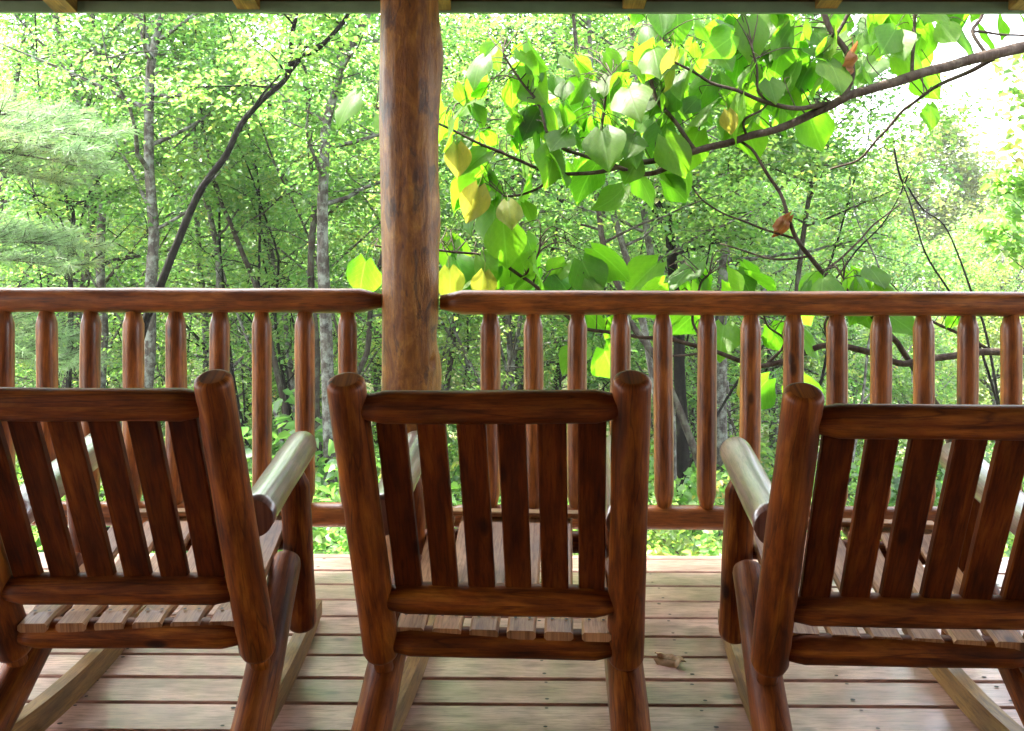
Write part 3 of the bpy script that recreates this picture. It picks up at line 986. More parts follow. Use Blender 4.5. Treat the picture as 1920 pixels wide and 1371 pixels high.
# ------------------------------------------------------------------ large heart-shaped leaves
def heart_mesh(name, mat, curl=0.25, fold=0.25, droop=0.35, seed=0, petiole=True, crump=0.0):
    """blade 1 unit long, base at origin, tip along +Y, upper side +Z"""
    r = random.Random(seed)
    ws = [0.0, 0.30, 0.44, 0.49, 0.47, 0.40, 0.29, 0.16, 0.0]
    asym = r.uniform(0.9, 1.1)
    nU = 3
    b = MB()
    rows = []
    ph = r.uniform(0, 6)
    for i, w in enumerate(ws):
        v = i / (len(ws) - 1)
        row = []
        for j in range(-nU, nU + 1):
            u = j / nU
            ww = w * (asym if u > 0 else 1)
            if i == 0: ww = 0.13
            x = u * ww
            y = v - 0.13 * abs(u) * (1 - v) ** 3 + (0.0 if i else -0.03 * abs(u))
            z = fold * abs(x) - curl * x * x * 2 - droop * v * v * 0.6 + 0.035 * math.sin(ph + v * 9 + u * 3) * abs(u) + crump * mnoise.noise(Vector((x * 4 + seed, y * 4, seed)))
            if crump: x *= (1 - 0.5 * crump)
            row.append(len(b.v)); b.v.append(V(x, y, z))
        rows.append((v, row))
    for i in range(len(rows) - 1):
        v0, a = rows[i]; v1, c = rows[i + 1]
        for j in range(2 * nU):
            u0 = (j - nU) / nU * max(ws[i], .13) * 2; u1 = (j + 1 - nU) / nU * max(ws[i], .13) * 2
            w0 = (j - nU) / nU * ws[i + 1] * 2; w1 = (j + 1 - nU) / nU * ws[i + 1] * 2
            b.face((a[j], a[j + 1], c[j + 1], c[j]), [(u0, v0), (u1, v0), (w1, v1), (w0, v1)])
    if petiole:
        b.tube([V(0, -0.42, -0.02), V(0, -0.2, 0.03), V(0, 0.0, 0.0)], [0.011, 0.011, 0.014], 4, caps=False)
    return b.mesh(name, mat)


LEAF = [heart_mesh('leaf', M['leaf_big'], r_, f_, d_, k) for k, (r_, f_, d_) in enumerate([(0.2, 0.2, 0.3), (0.5, 0.35, 0.5), (0.1, 0.45, 0.2), (0.7, 0.1, 0.7), (0.3, 0.55, 0.4), (0.0, 0.05, 0.15), (0.4, 0.3, 0.9)])]
LEAFY = [heart_mesh('yellow_leaf', M['leaf_big_yellow'], 0.5, 0.3, 0.5, 11), heart_mesh('yellow_leaf', M['leaf_big_yellow'], 0.3, 0.7, 0.3, 12)]
LEAFB = [heart_mesh('dead_leaf', M['leaf_big_brown'], 1.2, 0.9, 0.9, 21, crump=0.5)]


def orient(tip, up):
    y = tip.normalized()
    x = y.cross(up)
    if x.length < 1e-4: x = Vector((1, 0, 0))
    x.normalize()
    z = x.cross(y)
    return Matrix((x, y, z)).transposed().to_4x4()


def smooth_path(pts, sub=5):
    pts = [Vector(p) for p in pts]
    out = []
    for i in range(len(pts) - 1):
        p0 = pts[max(0, i - 1)]; p1 = pts[i]; p2 = pts[i + 1]; p3 = pts[min(len(pts) - 1, i + 2)]
        for q in range(sub):
            t = q / sub
            out.append(0.5 * ((2 * p1) + (p2 - p0) * t + (2 * p0 - 5 * p1 + 4 * p2 - p3) * t * t + (3 * p1 - p0 - 3 * p2 + p3) * t ** 3))
    out.append(pts[-1])
    return out


def px_path(pl, wob=0.0):
    return [U(a, b_, d) for a, b_, d in pl]


BRANCHES_A = [
    # (points px,py,depth), start radius px, end radius px
    ([(2150, 60, 5.6), (2030, 75, 5.5), (1920, 88, 5.4), (1850, 102, 5.35), (1750, 130, 5.3), (1650, 160, 5.25), (1580, 186, 5.2), (1500, 225, 5.2), (1400, 257, 5.15), (1300, 284, 5.1), (1235, 299, 5.1), (1170, 303, 5.1)], 13, 4.5),
    ([(1280, 289, 5.1), (1245, 318, 5.05), (1200, 325, 5.05), (1165, 316, 5.0), (1140, 305, 5.0), (1090, 290, 5.0), (1055, 280, 5.0), (1030, 250, 5.0), (1015, 205, 5.0), (995, 172, 5.0), (955, 128, 5.0), (940, 100, 5.0)], 6, 2),
    ([(1185, 303, 5.1), (1150, 318, 5.0), (1100, 323, 5.0), (1045, 324, 5.0), (975, 300, 4.95), (900, 272, 4.9), (832, 236, 4.9), (770, 215, 4.9), (705, 205, 4.85)], 5, 2),
    ([(1048, 324, 5.0), (1020, 345, 4.95), (985, 362, 4.95), (948, 368, 4.9)], 3, 2),
    ([(1130, 295, 5.1), (1128, 240, 5.1), (1135, 190, 5.1), (1145, 140, 5.1)], 3.5, 2),
    ([(1305, 282, 5.1), (1265, 225, 5.15), (1232, 185, 5.2), (1220, 130, 5.2), (1240, 75, 5.2), (1225, 20, 5.2), (1215, -60, 5.2)], 5, 2.5),
    ([(1580, 185, 5.2), (1595, 140, 5.2), (1580, 88, 5.2), (1545, 30, 5.2), (1520, -60, 5.2)], 7, 5),
    ([(1568, 62, 5.2), (1590, 25, 5.2), (1610, -40, 5.2)], 4, 3),
    ([(1560, 192, 5.2), (1500, 200, 5.15), (1440, 188, 5.1), (1380, 172, 5.05), (1310, 140, 5.0), (1265, 118, 5.0)], 6, 2),
    ([(1440, 188, 5.1), (1420, 165, 5.1), (1418, 125, 5.1), (1412, 85, 5.1)], 3, 2),
    ([(1710, 140, 5.3), (1708, 100, 5.3), (1715, 20, 5.3), (1716, -60, 5.3)], 4, 3),
    ([(1850, 102, 5.35), (1820, 60, 5.4), (1845, 20, 5.4), (1850, -50, 5.4)], 4, 3),
    ([(1820, 60, 5.4), (1870, 60, 5.4), (1930, 65, 5.4)], 3, 2),
    ([(1865, 105, 5.4), (1800, 140, 5.5), (1740, 168, 5.6), (1695, 205, 5.7), (1655, 250, 5.8), (1610, 295, 5.9), (1555, 318, 6.0)], 5, 2),
    ([(1400, 257, 5.15), (1395, 225, 5.1), (1425, 205, 5.1), (1440, 190, 5.1)], 3, 2),
]
STEM_I = [
    ([(1760, 760, 5.0), (1680, 640, 5.0), (1590, 546, 5.0), (1540, 505, 5.0), (1497, 455, 5.0), (1480, 405, 5.0), (1455, 350, 5.05), (1415, 285, 5.1), (1385, 262, 5.2)], 6, 2.5),
    ([(1500, 450, 5.0), (1440, 430, 5.0), (1380, 408, 5.1), (1320, 380, 5.2), (1290, 340, 5.3)], 2.5, 1.5),
    ([(1545, 510, 5.0), (1590, 470, 5.1), (1640, 420, 5.2), (1690, 380, 5.3)], 2.5, 1.5),
    ([(1512, 480, 5.0), (1450, 485, 5.1), (1400, 470, 5.2), (1350, 455, 5.3)], 2.5, 1.5),
]
BRANCHES_B = [
    ([(2150, 640, 5.3), (2010, 655, 5.2), (1920, 656, 5.1), (1850, 660, 5.05), (1780, 665, 5.0), (1700, 680, 4.95), (1630, 662, 4.9), (1550, 650, 4.9), (1500, 665, 4.9), (1440, 684, 4.85), (1390, 676, 4.85), (1330, 655, 4.85), (1270, 640, 4.85), (1180, 628, 4.85), (1100, 618, 4.85)], 8, 3),
    ([(1865, 662, 5.1), (1800, 625, 5.1), (1750, 600, 5.1), (1700, 560, 5.1)], 4, 2.5),
    ([(1330, 655, 4.85), (1290, 665, 4.8), (1240, 672, 4.8)], 3, 1.5),
    ([(1440, 684, 4.85), (1470, 640, 4.9), (1440, 610, 4.9), (1430, 580, 4.9)], 3, 1.5),
    ([(1560, 650, 4.9), (1545, 610, 4.9), (1575, 560, 4.9), (1580, 520, 4.9)], 3, 2),
    ([(1100, 618, 4.85), (1040, 570, 4.8), (985, 520, 4.8), (930, 488, 4.8), (880, 472, 4.8), (832, 470, 4.8), (740, 468, 4.8), (700, 462, 4.8)], 4, 2),
    ([(985, 520, 4.8), (1010, 480, 4.8), (1015, 448, 4.8)], 2.5, 1.5),
    ([(1330, 655, 4.85), (1300, 600, 4.85), (1310, 540, 4.85), (1330, 515, 4.85)], 3, 2),
]


def big_leaf_tree(name, label, trunk_px, branches, clusters, specials, mat='bark_smooth', size=0.228):
    base = Vector(trunk_px[0]); 
    root = empty(name, base, label, 'tree')
    b = MB()
    tp = smooth_path(trunk_px, 4)
    b.tube(tp, [0.15 + (0.055 - 0.15) * i / (len(tp) - 1) for i in range(len(tp))], 12, wob=0.06)
    b.build('trunk', M['bark_brown'], root)
    nodes = []
    for pts, r0, r1 in branches:
        sp_ = smooth_path(px_path(pts), 6)
        jit = [p + Vector((mnoise.noise(p * 5), mnoise.noise(p * 5 + V(9, 0, 0)), mnoise.noise(p * 5 + V(0, 7, 0)))) * 0.018 for p in sp_]
        dref = pts[0][2]
        n = len(jit)
        rad = [(r0 + (r1 - r0) * (i / (n - 1)) ** 0.8) * dref / F_PX for i in range(n)]
        b = MB(); b.tube(jit, rad, 9 if r0 > 6 else 6, wob=0.12, seed=random.random() * 9)
        b.build('branch', M[mat], root)
        nodes += [(p, r) for p, r in zip(jit, rad)]
    tw = MB()
    items = []
    for (x0, y0, x1, y1, d0, d1, n) in clusters:
        # stratified so that leaves spread evenly with gaps, not in heaps
        pts = []
        tries = 0
        while len(pts) < n and tries < n * 40:
            tries += 1
            q = (random.uniform(x0, x1), random.uniform(y0, y1))
            if all(math.hypot(q[0] - w[0], q[1] - w[1]) > 0.42 * math.sqrt((x1 - x0) * (y1 - y0) / n) for w in pts):
                pts.append(q)
        up_ = 34 if x0 >= 1200 else 18
        items += [(a, c - up_, random.uniform(d0, d1) + 0.14, None) for a, c in pts]
    items += specials
    for it in items:
        px, py, d, kind = it[:4]
        p = U(px, py, d)
        q, rq = min(nodes, key=lambda w: (w[0] - p).length + max(0, w[0].z - p.z) * 0.3)
        sag = (p + q) / 2 + V(random.uniform(-.05, .05), random.uniform(-.05, .05), random.uniform(0.01, .08))
        L_ = (p - q).length
        if L_ > 0.03:
            path = smooth_path([q, sag, p], 3)
            tw.tube(path, [max(0.0022, 0.0022 + 0.003 * (1 - i / (len(path) - 1)) * min(1, L_ * 2)) for i in range(len(path))], 5, caps=False)
        out = (p - q); out.z = 0
        a = random.uniform(0, 2 * math.pi)
        tip = V(math.cos(a) * 0.7, math.sin(a) * 0.5 - 0.15, -random.uniform(0.25, 1.1)) + out * 0.8
        up = V(random.gauss(0, 0.35), random.gauss(-0.25, 0.45), 0.8)
        s_ = size * random.choice((0.55, 0.7, 0.82, 0.92, 1.0, 1.1)) * (0.8 if name == 'x' else 1.0)
        if kind == 'y': mesh, nm = random.choice(LEAFY), 'yellow_leaf'
        elif kind == 'b': mesh, nm = LEAFB[0], 'dead_leaf'
        else: mesh, nm = random.choice(LEAF), 'leaf'
        if len(it) > 4:
            tip = V(*it[4]); s_ = it[5]; up = V(*it[6])
        o = bpy.data.objects.new(nm, mesh)
        COL.objects.link(o)
        o.parent = root
        m = Matrix.Translation(p - base + tip.normalized() * s_ * 0.42) @ orient(tip, up) @ Matrix.Diagonal((s_ * random.uniform(.85, 1.05), s_, s_, 1))
        o.matrix_basis = m
        if kind == 'y': o['label'] = 'yellowing heart-shaped leaf'
        if kind == 'b': o['label'] = 'curled dead brown leaf'
    if tw.v:
        tw.build('twigs', M[mat], root, kind='stuff')
    return root


tx = U(2260, 0, 5.7).x
trunkA = [(tx + 0.5, 6.3, float(ground_z(tx + .5, 6.3)) - 0.1), (tx + 0.4, 6.1, 0.0), (tx + 0.2, 5.9, 1.6), (U(2150, 60, 5.6).x, U(2150, 60, 5.6).y, U(2150, 60, 5.6).z), (tx - 0.2, 5.5, 3.6), (tx - 0.4, 5.5, 5.0)]
CL_A = [  # px box, depth range, count
    (905, 70, 1040, 215, 4.85, 5.2, 22), (1040, 90, 1240, 230, 4.9, 5.4, 34), (880, 200, 1060, 330, 4.8, 5.2, 20), (1060, 210, 1240, 315, 4.85, 5.3, 22),
    (1200, 10, 1400, 150, 4.9, 5.5, 33), (1220, 140, 1430, 260, 4.9, 5.4, 26), (1400, 5, 1560, 150, 4.95, 5.5, 28), (1430, 130, 1560, 220, 5.0, 5.5, 13),
    (1550, 5, 1720, 140, 5.0, 5.6, 28), (1600, 10, 1720, 150, 5.4, 5.9, 10), (1720, 10, 1900, 75, 5.2, 5.7, 14), (835, 140, 905, 230, 4.75, 5.0, 7), (685, 160, 712, 220, 4.75, 4.95, 2),
    (890, 310, 975, 385, 4.7, 5.0, 8), (1170, 320, 1260, 345, 5.0, 5.2, 3)]
DN = (0.1, -0.25, -1.0)
SP_A = [(940, 385, 4.75, None, DN, 0.235, (0, -1, 0.25)), (855, 250, 4.8, 'y', (0.05, -.1, -1), 0.17, (0.2, -1, 0.3)), (905, 325, 4.8, 'y', (-0.3, -.2, -1), 0.2, (0.3, -1, .4)),
        (950, 362, 4.78, 'y', (0.1, -.5, -.6), 0.16, (0, -.6, 1)), (1262, 60, 5.0, 'y', (0.0, -.1, -1), 0.24, (1, -.6, 0.2)),
        (1595, 65, 5.1, 'b', (0.1, -.1, -1), 0.17, (.6, -.8, 0.2)), (1360, 190, 5.0, 'y', (.2, -.1, -1), 0.13, (0, -1, 0.2)),
        (1740, 175, 5.5, None, (.1, -.1, -1), 0.16, (0.3, -1, 0.2))]
big_leaf_tree('broad_leaf_tree', 'tree reaching in from the right with large glowing heart-shaped leaves on a long arching branch', trunkA, BRANCHES_A, CL_A, SP_A)

tb = U(2300, 640, 5.4)
trunkB = [(tb.x + .2, 5.2, float(ground_z(tb.x + .2, 5.2)) - .1), (tb.x + .1, 5.25, 0.0), (U(2150, 640, 5.3).x, U(2150, 640, 5.3).y, U(2150, 640, 5.3).z), (tb.x - .3, 5.4, 1.6)]
CL_B = [(825, 440, 900, 500, 4.6, 4.9, 7), (900, 440, 1010, 530, 4.6, 4.95, 12), (1010, 440, 1110, 530, 4.65, 5.0, 10), (1245, 500, 1400, 545, 4.7, 4.95, 12),
        (1480, 520, 1660, 555, 4.75, 5.0, 11), (1265, 590, 1480, 660, 4.7, 5.1, 9), (1090, 590, 1200, 660, 4.7, 5.0, 5), (1530, 585, 1640, 620, 4.8, 5.1, 4), (1740, 590, 1860, 620, 4.9, 5.2, 2),
        (1380, 690, 1500, 740, 5.2, 5.5, 3), (690, 445, 712, 480, 4.7, 4.9, 1)]
SP_B = [(910, 490, 4.7, 'y', (-.1, -.1, -1), 0.15, (0.3, -1, 0.3)), (840, 480, 4.7, 'y', (.1, -.1, -1), 0.17, (0.3, -1, 0.3)), (1385, 690, 4.8, 'y', (.4, -.1, -1), 0.15, (0, -1, 0.4))]
big_leaf_tree('broad_leaf_tree', 'lower broad-leaved tree whose bare pale branch crosses behind the right railing', trunkB, BRANCHES_B, CL_B, SP_B)

# slender sapling whose dark stem crosses the gap with a curled dead leaf
sb = U(1760, 760, 5.0)
trunkC = [(sb.x + .35, 5.1, float(ground_z(sb.x + .35, 5.1)) - .1), (sb.x + .25, 5.05, -0.4), (sb.x, sb.y, sb.z)]
root_s = empty('slender_sapling', trunkC[0], 'slender dark sapling with a curled dead leaf hanging by its fork, right of centre', 'sapling')
b = MB(); b.tube(smooth_path(trunkC, 4), [0.026] * 9, 8); b.build('trunk', M['bark_smooth'], root_s)
for pts, r0, r1 in STEM_I:
    sp_ = smooth_path(px_path(pts), 6)
    jit = [p + Vector((mnoise.noise(p * 6), 0, mnoise.noise(p * 6 + V(0, 7, 0)))) * 0.012 for p in sp_]
    b = MB(); b.tube(jit, [(r0 + (r1 - r0) * i / (len(jit) - 1)) * 5.0 / F_PX for i in range(len(jit))], 7); b.build('branch', M['bark_smooth'], root_s)
p = U(1478, 405, 4.97)
o = bpy.data.objects.new('dead_leaf', LEAFB[0]); COL.objects.link(o); o.parent = root_s
o.matrix_basis = Matrix.Translation(p - Vector(trunkC[0])) @ orient(V(-.5, -.2, -.8), V(.3, -1, .3)) @ Matrix.Scale(0.13, 4)
o['label'] = 'curled dead brown leaf'

# ------------------------------------------------------------------ forest trees
def limbs_from(path, rad, n, lmin, lmax, t0=0.25, seed=0, up=0.45, twn=5, sub=0.5):
    """limbs and twigs along a trunk path; returns tube list and spray centres"""
    r = random.Random(seed)
    tubes, cents = [], []
    K = len(path) - 1
    for i in range(n):
        t = t0 + (1 - t0) * (i + r.random()) / n
        x = t * K
        k = min(K - 1, int(x))
        p = path[k].lerp(path[k + 1], x - k)
        rt = rad[k]
        az = i * 2.4 + r.uniform(-.6, .6)
        L_ = r.uniform(lmin, lmax) * (1.15 - 0.5 * t)
        d = V(math.cos(az), math.sin(az), up * r.uniform(0.3, 1.6)).normalized()
        pts = [p]
        q = p.copy()
        steps = 6
        for s_ in range(steps):
            d = (d + V(r.gauss(0, .16), r.gauss(0, .16), r.gauss(0.02, .12))).normalized()
            q = q + d * L_ / steps
            pts.append(q.copy())
        r0 = min(rt * 0.55, 0.012 + L_ * 0.011)
        tubes.append((pts, [r0 * (1 - 0.8 * j / steps) for j in range(steps + 1)]))
        for s_ in range(twn):
            j = r.randint(2, steps)
            tp = pts[j]
            a2 = r.uniform(0, 6.28)
            dd = V(math.cos(a2), math.sin(a2), r.uniform(-.2, .45)).normalized()
            l2 = L_ * sub * r.uniform(.4, 1)
            mid = tp + dd * l2 * .5 + V(0, 0, r.uniform(-.02, .08))
            end = tp + dd * l2 + V(r.gauss(0, .08), r.gauss(0, .08), r.gauss(0, .08))
            tubes.append(([tp, mid, end], [r0 * .35, r0 * .22, r0 * .08]))
            cents += [mid, end]
        cents.append(pts[-1])
    return tubes, cents


def tree_parts(path, rad, seed, n_limb, lmin, lmax, t0, lsz, per, srad, six, mat_bark, mat_leaf, nseg=12, flat=0.3, fork=None, keep=1.0):
    r_ = np.random.default_rng(seed)
    random.seed(seed)
    b = MB()
    b.tube(path, rad, nseg, wob=0.10, seed=seed * 0.37)
    for fp, fr in (fork or []):
        b.tube(fp, fr, max(6, nseg - 3), wob=0.08, seed=seed * 0.7)
    tubes, cents = limbs_from(path, rad, n_limb, lmin, lmax, t0, seed)
    for fp, fr in (fork or []):
        t2, c2 = limbs_from(fp, fr, max(3, n_limb // 4), lmin * .7, lmax * .7, 0.3, seed + 5)
        tubes += t2; cents += c2
    for pts, rr in tubes:
        b.tube(pts, rr, 4 if len(pts) == 3 else 5, caps=False)
    if keep < 1: cents = [c for c in cents if random.random() < keep]
    v, f = sprays([tuple(c) for c in cents], r_.uniform(.6, 1.3, len(cents)) * srad, per, lsz, flat, six, r=r_)
    return b, v, f


def add_tree(name, label, path, rad, seed, cat='tree', group=None, bark='bark_grey', leaf='leaf', **kw):
    base = Vector(path[0])
    root = empty(name, base, label, cat, group)
    b, v, f = tree_parts(path, rad, seed, mat_bark=bark, mat_leaf=leaf, **kw)
    b.build('trunk', M[bark], root)
    if len(v):
        me = np_mesh('crown', v - np.array(base), f, M[leaf])
        o = bpy.data.objects.new('crown', me)
        COL.objects.link(o); o.parent = root
    return root


def traced(pl, d, w0, w1, top_ext=4.0, lean_top=None):
    top_ext = min(top_ext, 2.2); w0 *= .84; w1 *= .84
    """trunk path traced over photo pixels at depth d (bottom to top), widths px; grown down to the ground and up out of view"""
    pts = [U(a, b_, d + dd) for a, b_, dd in [(q + (0,))[:3] for q in pl]]
    p0 = pts[0]; dirn = (pts[0] - pts[1]).normalized()
    gz = float(ground_z(p0.x, p0.y))
    pre = []
    if p0.z > gz:
        hz_ = p0.z - gz
        lat = dirn / max(0.3, -dirn.z) * hz_
        bot = p0 + V(lat.x * 0.5, lat.y * 0.5, -hz_ - 0.15)
        pre = [bot, (bot + p0) / 2 + V(lat.x * .06, 0, 0)]
    dt = (pts[-1] - pts[-2]).normalized()
    dt = (dt + V(0, 0, .35)).normalized()
    post_ = [pts[-1] + dt * top_ext * .5, pts[-1] + (dt + V(0.05, 0, .1)) * top_ext] if top_ext > 0 else []
    allp = smooth_path(pre + pts + post_, 4)
    n = len(allp)
    r0, r1 = w0 * d / F_PX / 2, w1 * d / F_PX / 2
    i0 = len(pre) * 4; i1 = (len(pre) + len(pts) - 1) * 4
    rad = []
    for i in range(n):
        if i <= i0: rad.append(r0 * (1 + 0.35 * (1 - i / max(1, i0))) if i0 else r0)
        elif i <= i1: rad.append(r0 + (r1 - r0) * (i - i0) / (i1 - i0))
        else: rad.append(max(0.01, r1 * (1 - 0.85 * (i - i1) / max(1, n - 1 - i1))))
    # natural kinks
    allp = [p + Vector((mnoise.noise(p * 0.9 + V(3, 1, 0)), mnoise.noise(p * 0.9), 0)) * 0.05 for p in allp]
    return allp, rad


def fork_path(pl, d, w0, w1, ext=2.5):
    pts = [U(a, b_, d) for a, b_ in pl]
    dt = (pts[-1] - pts[-2]).normalized()
    pts += [pts[-1] + dt * ext]
    pp = smooth_path(pts, 4)
    n = len(pp)
    r0, r1 = w0 * d / F_PX / 2, w1 * d / F_PX / 2
    return pp, [max(0.008, r0 + (r1 - r0) * i / (n - 5)) if i < n - 4 else max(.006, r1 * (1 - (i - n + 5) / 6)) for i in range(n)]


# dark leaning stem
pth, rad = traced([(268, 640), (300, 540), (340, 440), (375, 365), (400, 330), (430, 290), (455, 235), (490, 190), (535, 145), (543, 100), (548, 60), (558, 22)], 9.0, 19, 9, 3)
add_tree('leaning_tree', 'dark mossy stem leaning right across the left half, forked near its top', pth, rad, 101, bark='bark_dark',
         n_limb=7, lmin=.6, lmax=1.3, t0=0.5, lsz=0.060, per=30, srad=.28, six=True, fork=[fork_path([(537, 140), (565, 108), (600, 88), (640, 45), (665, 5)], 9.0, 12, 7)], keep=.5)
# lichen-grey straight trunk forking under the eave
pth, rad = traced([(277, 720), (284, 545), (287, 450), (283, 400), (277, 300), (275, 200), (280, 120), (290, 70), (299, 20)], 11.5, 26, 17, 5)
add_tree('forest_tree', 'straight grey lichened trunk forking into a V under the eave, left of the leaning stem', pth, rad, 102,
         n_limb=14, lmin=1.2, lmax=2.6, t0=0.35, lsz=0.066, per=44, srad=.42, six=True, fork=[fork_path([(279, 110), (268, 62), (252, 20)], 11.5, 17, 13), ], keep=.7)
pth, rad = traced([(188, 720), (190, 545), (188, 450), (186, 370), (165, 320), (150, 240), (138, 160), (118, 90), (96, 20)], 13, 20, 12, 5)
add_tree('forest_tree', 'slim spotted grey trunk with a kink, leftmost of the clear trunks above the pine boughs', pth, rad, 103,
         n_limb=14, lmin=1.4, lmax=2.8, t0=0.35, lsz=0.072, per=44, srad=.45, six=True, fork=[fork_path([(133, 150), (170, 95), (215, 55)], 13, 9, 5), fork_path([(150, 235), (178, 150), (175, 60), (172, 10)], 13, 9, 7)])
pth, rad = traced([(622, 960), (618, 780), (610, 600), (604, 500), (602, 400), (606, 320), (612, 240), (632, 170), (642, 120), (668, 60), (690, 15)], 10.5, 32, 13, 4)
add_tree('forest_tree', 'pale grey trunk left of the porch post, curving right towards its top', pth, rad, 104,
         n_limb=14, lmin=1.1, lmax=2.4, t0=0.4, lsz=0.066, per=40, srad=.4, six=True, fork=[fork_path([(632, 165), (640, 110), (628, 60), (622, 15)], 10.5, 12, 9)], keep=.8)
pth, rad = traced([(592, 720), (586, 545), (588, 450), (590, 380), (582, 280), (575, 180), (566, 100), (560, 15)], 12, 17, 10, 4)
add_tree('forest_tree', 'darker thin trunk close behind the pale grey trunk left of the post', pth, rad, 105, bark='bark_brown',
         n_limb=12, lmin=1.1, lmax=2.4, t0=0.35, lsz=0.072, per=44, srad=.45, six=True)
pth, rad = traced([(430, 700), (415, 600), (408, 500), (395, 420), (378, 330), (365, 250), (345, 165), (325, 90), (308, 20)], 14, 14, 8, 4)
add_tree('forest_tree', 'thin trunk leaning left between the forked grey trunk and the leaning stem', pth, rad, 106,
         n_limb=12, lmin=1.2, lmax=2.6, t0=0.35, lsz=0.072, per=44, srad=.48, six=True)
pth, rad = traced([(500, 600), (480, 540), (455, 480), (432, 420), (412, 375), (395, 300)], 13, 13, 8, 2.5)
add_tree('forest_tree', 'small trunk slanting up to the left just above the left railing', pth, rad, 107, bark='bark_brown',
         n_limb=8, lmin=.8, lmax=1.8, t0=0.5, lsz=0.066, per=44, srad=.42, six=True)
pth, rad = traced([(540, 620), (528, 540), (510, 470), (490, 400), (478, 340), (470, 280)], 15, 11, 8, 2.5)
add_tree('forest_tree', 'very thin grey trunk slanting left, midway between leaning stem and pale trunk', pth, rad, 108,
         n_limb=9, lmin=.8, lmax=2.0, t0=0.4, lsz=0.072, per=44, srad=.45, six=True)
pth, rad = traced([(625, 900), (655, 740), (690, 660), (700, 560), (712, 490), (735, 400), (760, 250)], 12.5, 15, 8, 3)
add_tree('forest_tree', 'thin trunk leaning right that passes behind the porch post', pth, rad, 109, bark='bark_brown',
         n_limb=10, lmin=1.0, lmax=2.2, t0=0.45, lsz=0.072, per=44, srad=.45, six=True)
pth, rad = traced([(-15, 560), (-5, 440), (5, 340), (18, 250), (32, 150), (42, 80), (50, 20)], 14, 15, 9, 4)
add_tree('forest_tree', 'thin grey trunk at the very left edge above the pine boughs', pth, rad, 110,
         n_limb=12, lmin=1.2, lmax=2.8, t0=0.3, lsz=0.072, per=44, srad=.48, six=True)
pth, rad = traced([(130, 620), (132, 540), (128, 460), (132, 400), (100, 330), (85, 250)], 12, 12, 6, 1.5)
add_tree('forest_tree', 'dark many-stemmed young tree among the pine boughs at left', pth, rad, 111, bark='bark_dark',
         n_limb=10, lmin=.8, lmax=1.6, t0=0.3, lsz=0.07, per=22, srad=.35, six=True,
         fork=[fork_path([(130, 500), (150, 430), (165, 370), (190, 330)], 12, 8, 3, .5), fork_path([(130, 520), (100, 450), (70, 400), (60, 340)], 12, 8, 3, .5), fork_path([(132, 470), (138, 400), (120, 360)], 12, 7, 3, .5)], keep=.7)
# right of the post
pth, rad = traced([(1245, 700), (1180, 600), (1163, 540), (1142, 500), (1128, 440), (1120, 380), (1108, 330), (1090, 240), (1080, 120)], 10, 15, 10, 3)
add_tree('forest_tree', 'left of the two dark slanting trunks under the arching branch', pth, rad, 112, bark='bark_brown',
         n_limb=9, lmin=1.0, lmax=2.0, t0=0.45, lsz=0.066, per=44, srad=.42, six=True, keep=.8)
pth, rad = traced([(1225, 720), (1205, 600), (1190, 520), (1172, 460), (1152, 400), (1132, 340), (1118, 250), (1105, 100)], 10.6, 17, 11, 3)
add_tree('forest_tree', 'right of the two dark slanting trunks under the arching branch', pth, rad, 113, bark='bark_grey',
         n_limb=10, lmin=1.0, lmax=2.2, t0=0.45, lsz=0.066, per=44, srad=.42, six=True, keep=.8)
pth, rad = traced([(1250, 700), (1240, 600), (1232, 540), (1218, 450), (1208, 380), (1205, 320), (1200, 220), (1185, 80)], 11, 19, 13, 4)
add_tree('forest_tree', 'upright ridged trunk just right of the slanting pair', pth, rad, 114, bark='bark_grey',
         n_limb=12, lmin=1.0, lmax=2.4, t0=0.4, lsz=0.066, per=44, srad=.42, six=True, keep=.8)
pth, rad = traced([(1280, 800), (1275, 680), (1268, 560), (1262, 500), (1255, 430), (1248, 370), (1262, 280), (1275, 200), (1260, 80)], 12, 27, 17, 4)
add_tree('forest_tree', 'stout dark trunk between the upright trunk and the forked one', pth, rad, 115, bark='bark_dark',
         n_limb=13, lmin=1.2, lmax=2.6, t0=0.4, lsz=0.072, per=44, srad=.45, six=True, fork=[fork_path([(1252, 410), (1225, 370), (1200, 345)], 12, 14, 9)], keep=.9)
pth, rad = traced([(1355, 830), (1352, 700), (1352, 600), (1356, 520), (1358, 470), (1365, 420), (1378, 370), (1390, 310), (1385, 240), (1375, 120)], 12.5, 30, 14, 4)
add_tree('forest_tree', 'thick trunk forking low into a V behind the sapling stem right of centre', pth, rad, 116, bark='bark_grey',
         n_limb=14, lmin=1.3, lmax=2.8, t0=0.4, lsz=0.072, per=44, srad=.48, six=True, fork=[fork_path([(1356, 465), (1338, 430), (1315, 400), (1305, 340), (1310, 260)], 12.5, 19, 11)])
pth, rad = traced([(962, 800), (958, 700), (955, 600), (960, 520), (975, 420), (1000, 330), (1015, 250), (1030, 120)], 14, 15, 8, 4)
add_tree('forest_tree', 'thin pale trunk just right of the porch post, leaning right', pth, rad, 117, bark='bark_grey',
         n_limb=13, lmin=1.3, lmax=2.8, t0=0.3, lsz=0.075, per=44, srad=.5, six=True, fork=[fork_path([(958, 700), (972, 620), (985, 520), (982, 420)], 14, 11, 7)])
pth, rad = traced([(835, 760), (850, 640), (872, 480), (900, 360), (935, 250), (960, 120), (975, 20)], 15, 13, 7, 3)
add_tree('forest_tree', 'slender trunk leaning right close beside the porch post', pth, rad, 118, bark='bark_brown',
         n_limb=12, lmin=1.2, lmax=2.6, t0=0.3, lsz=0.075, per=36, srad=.5, six=True)

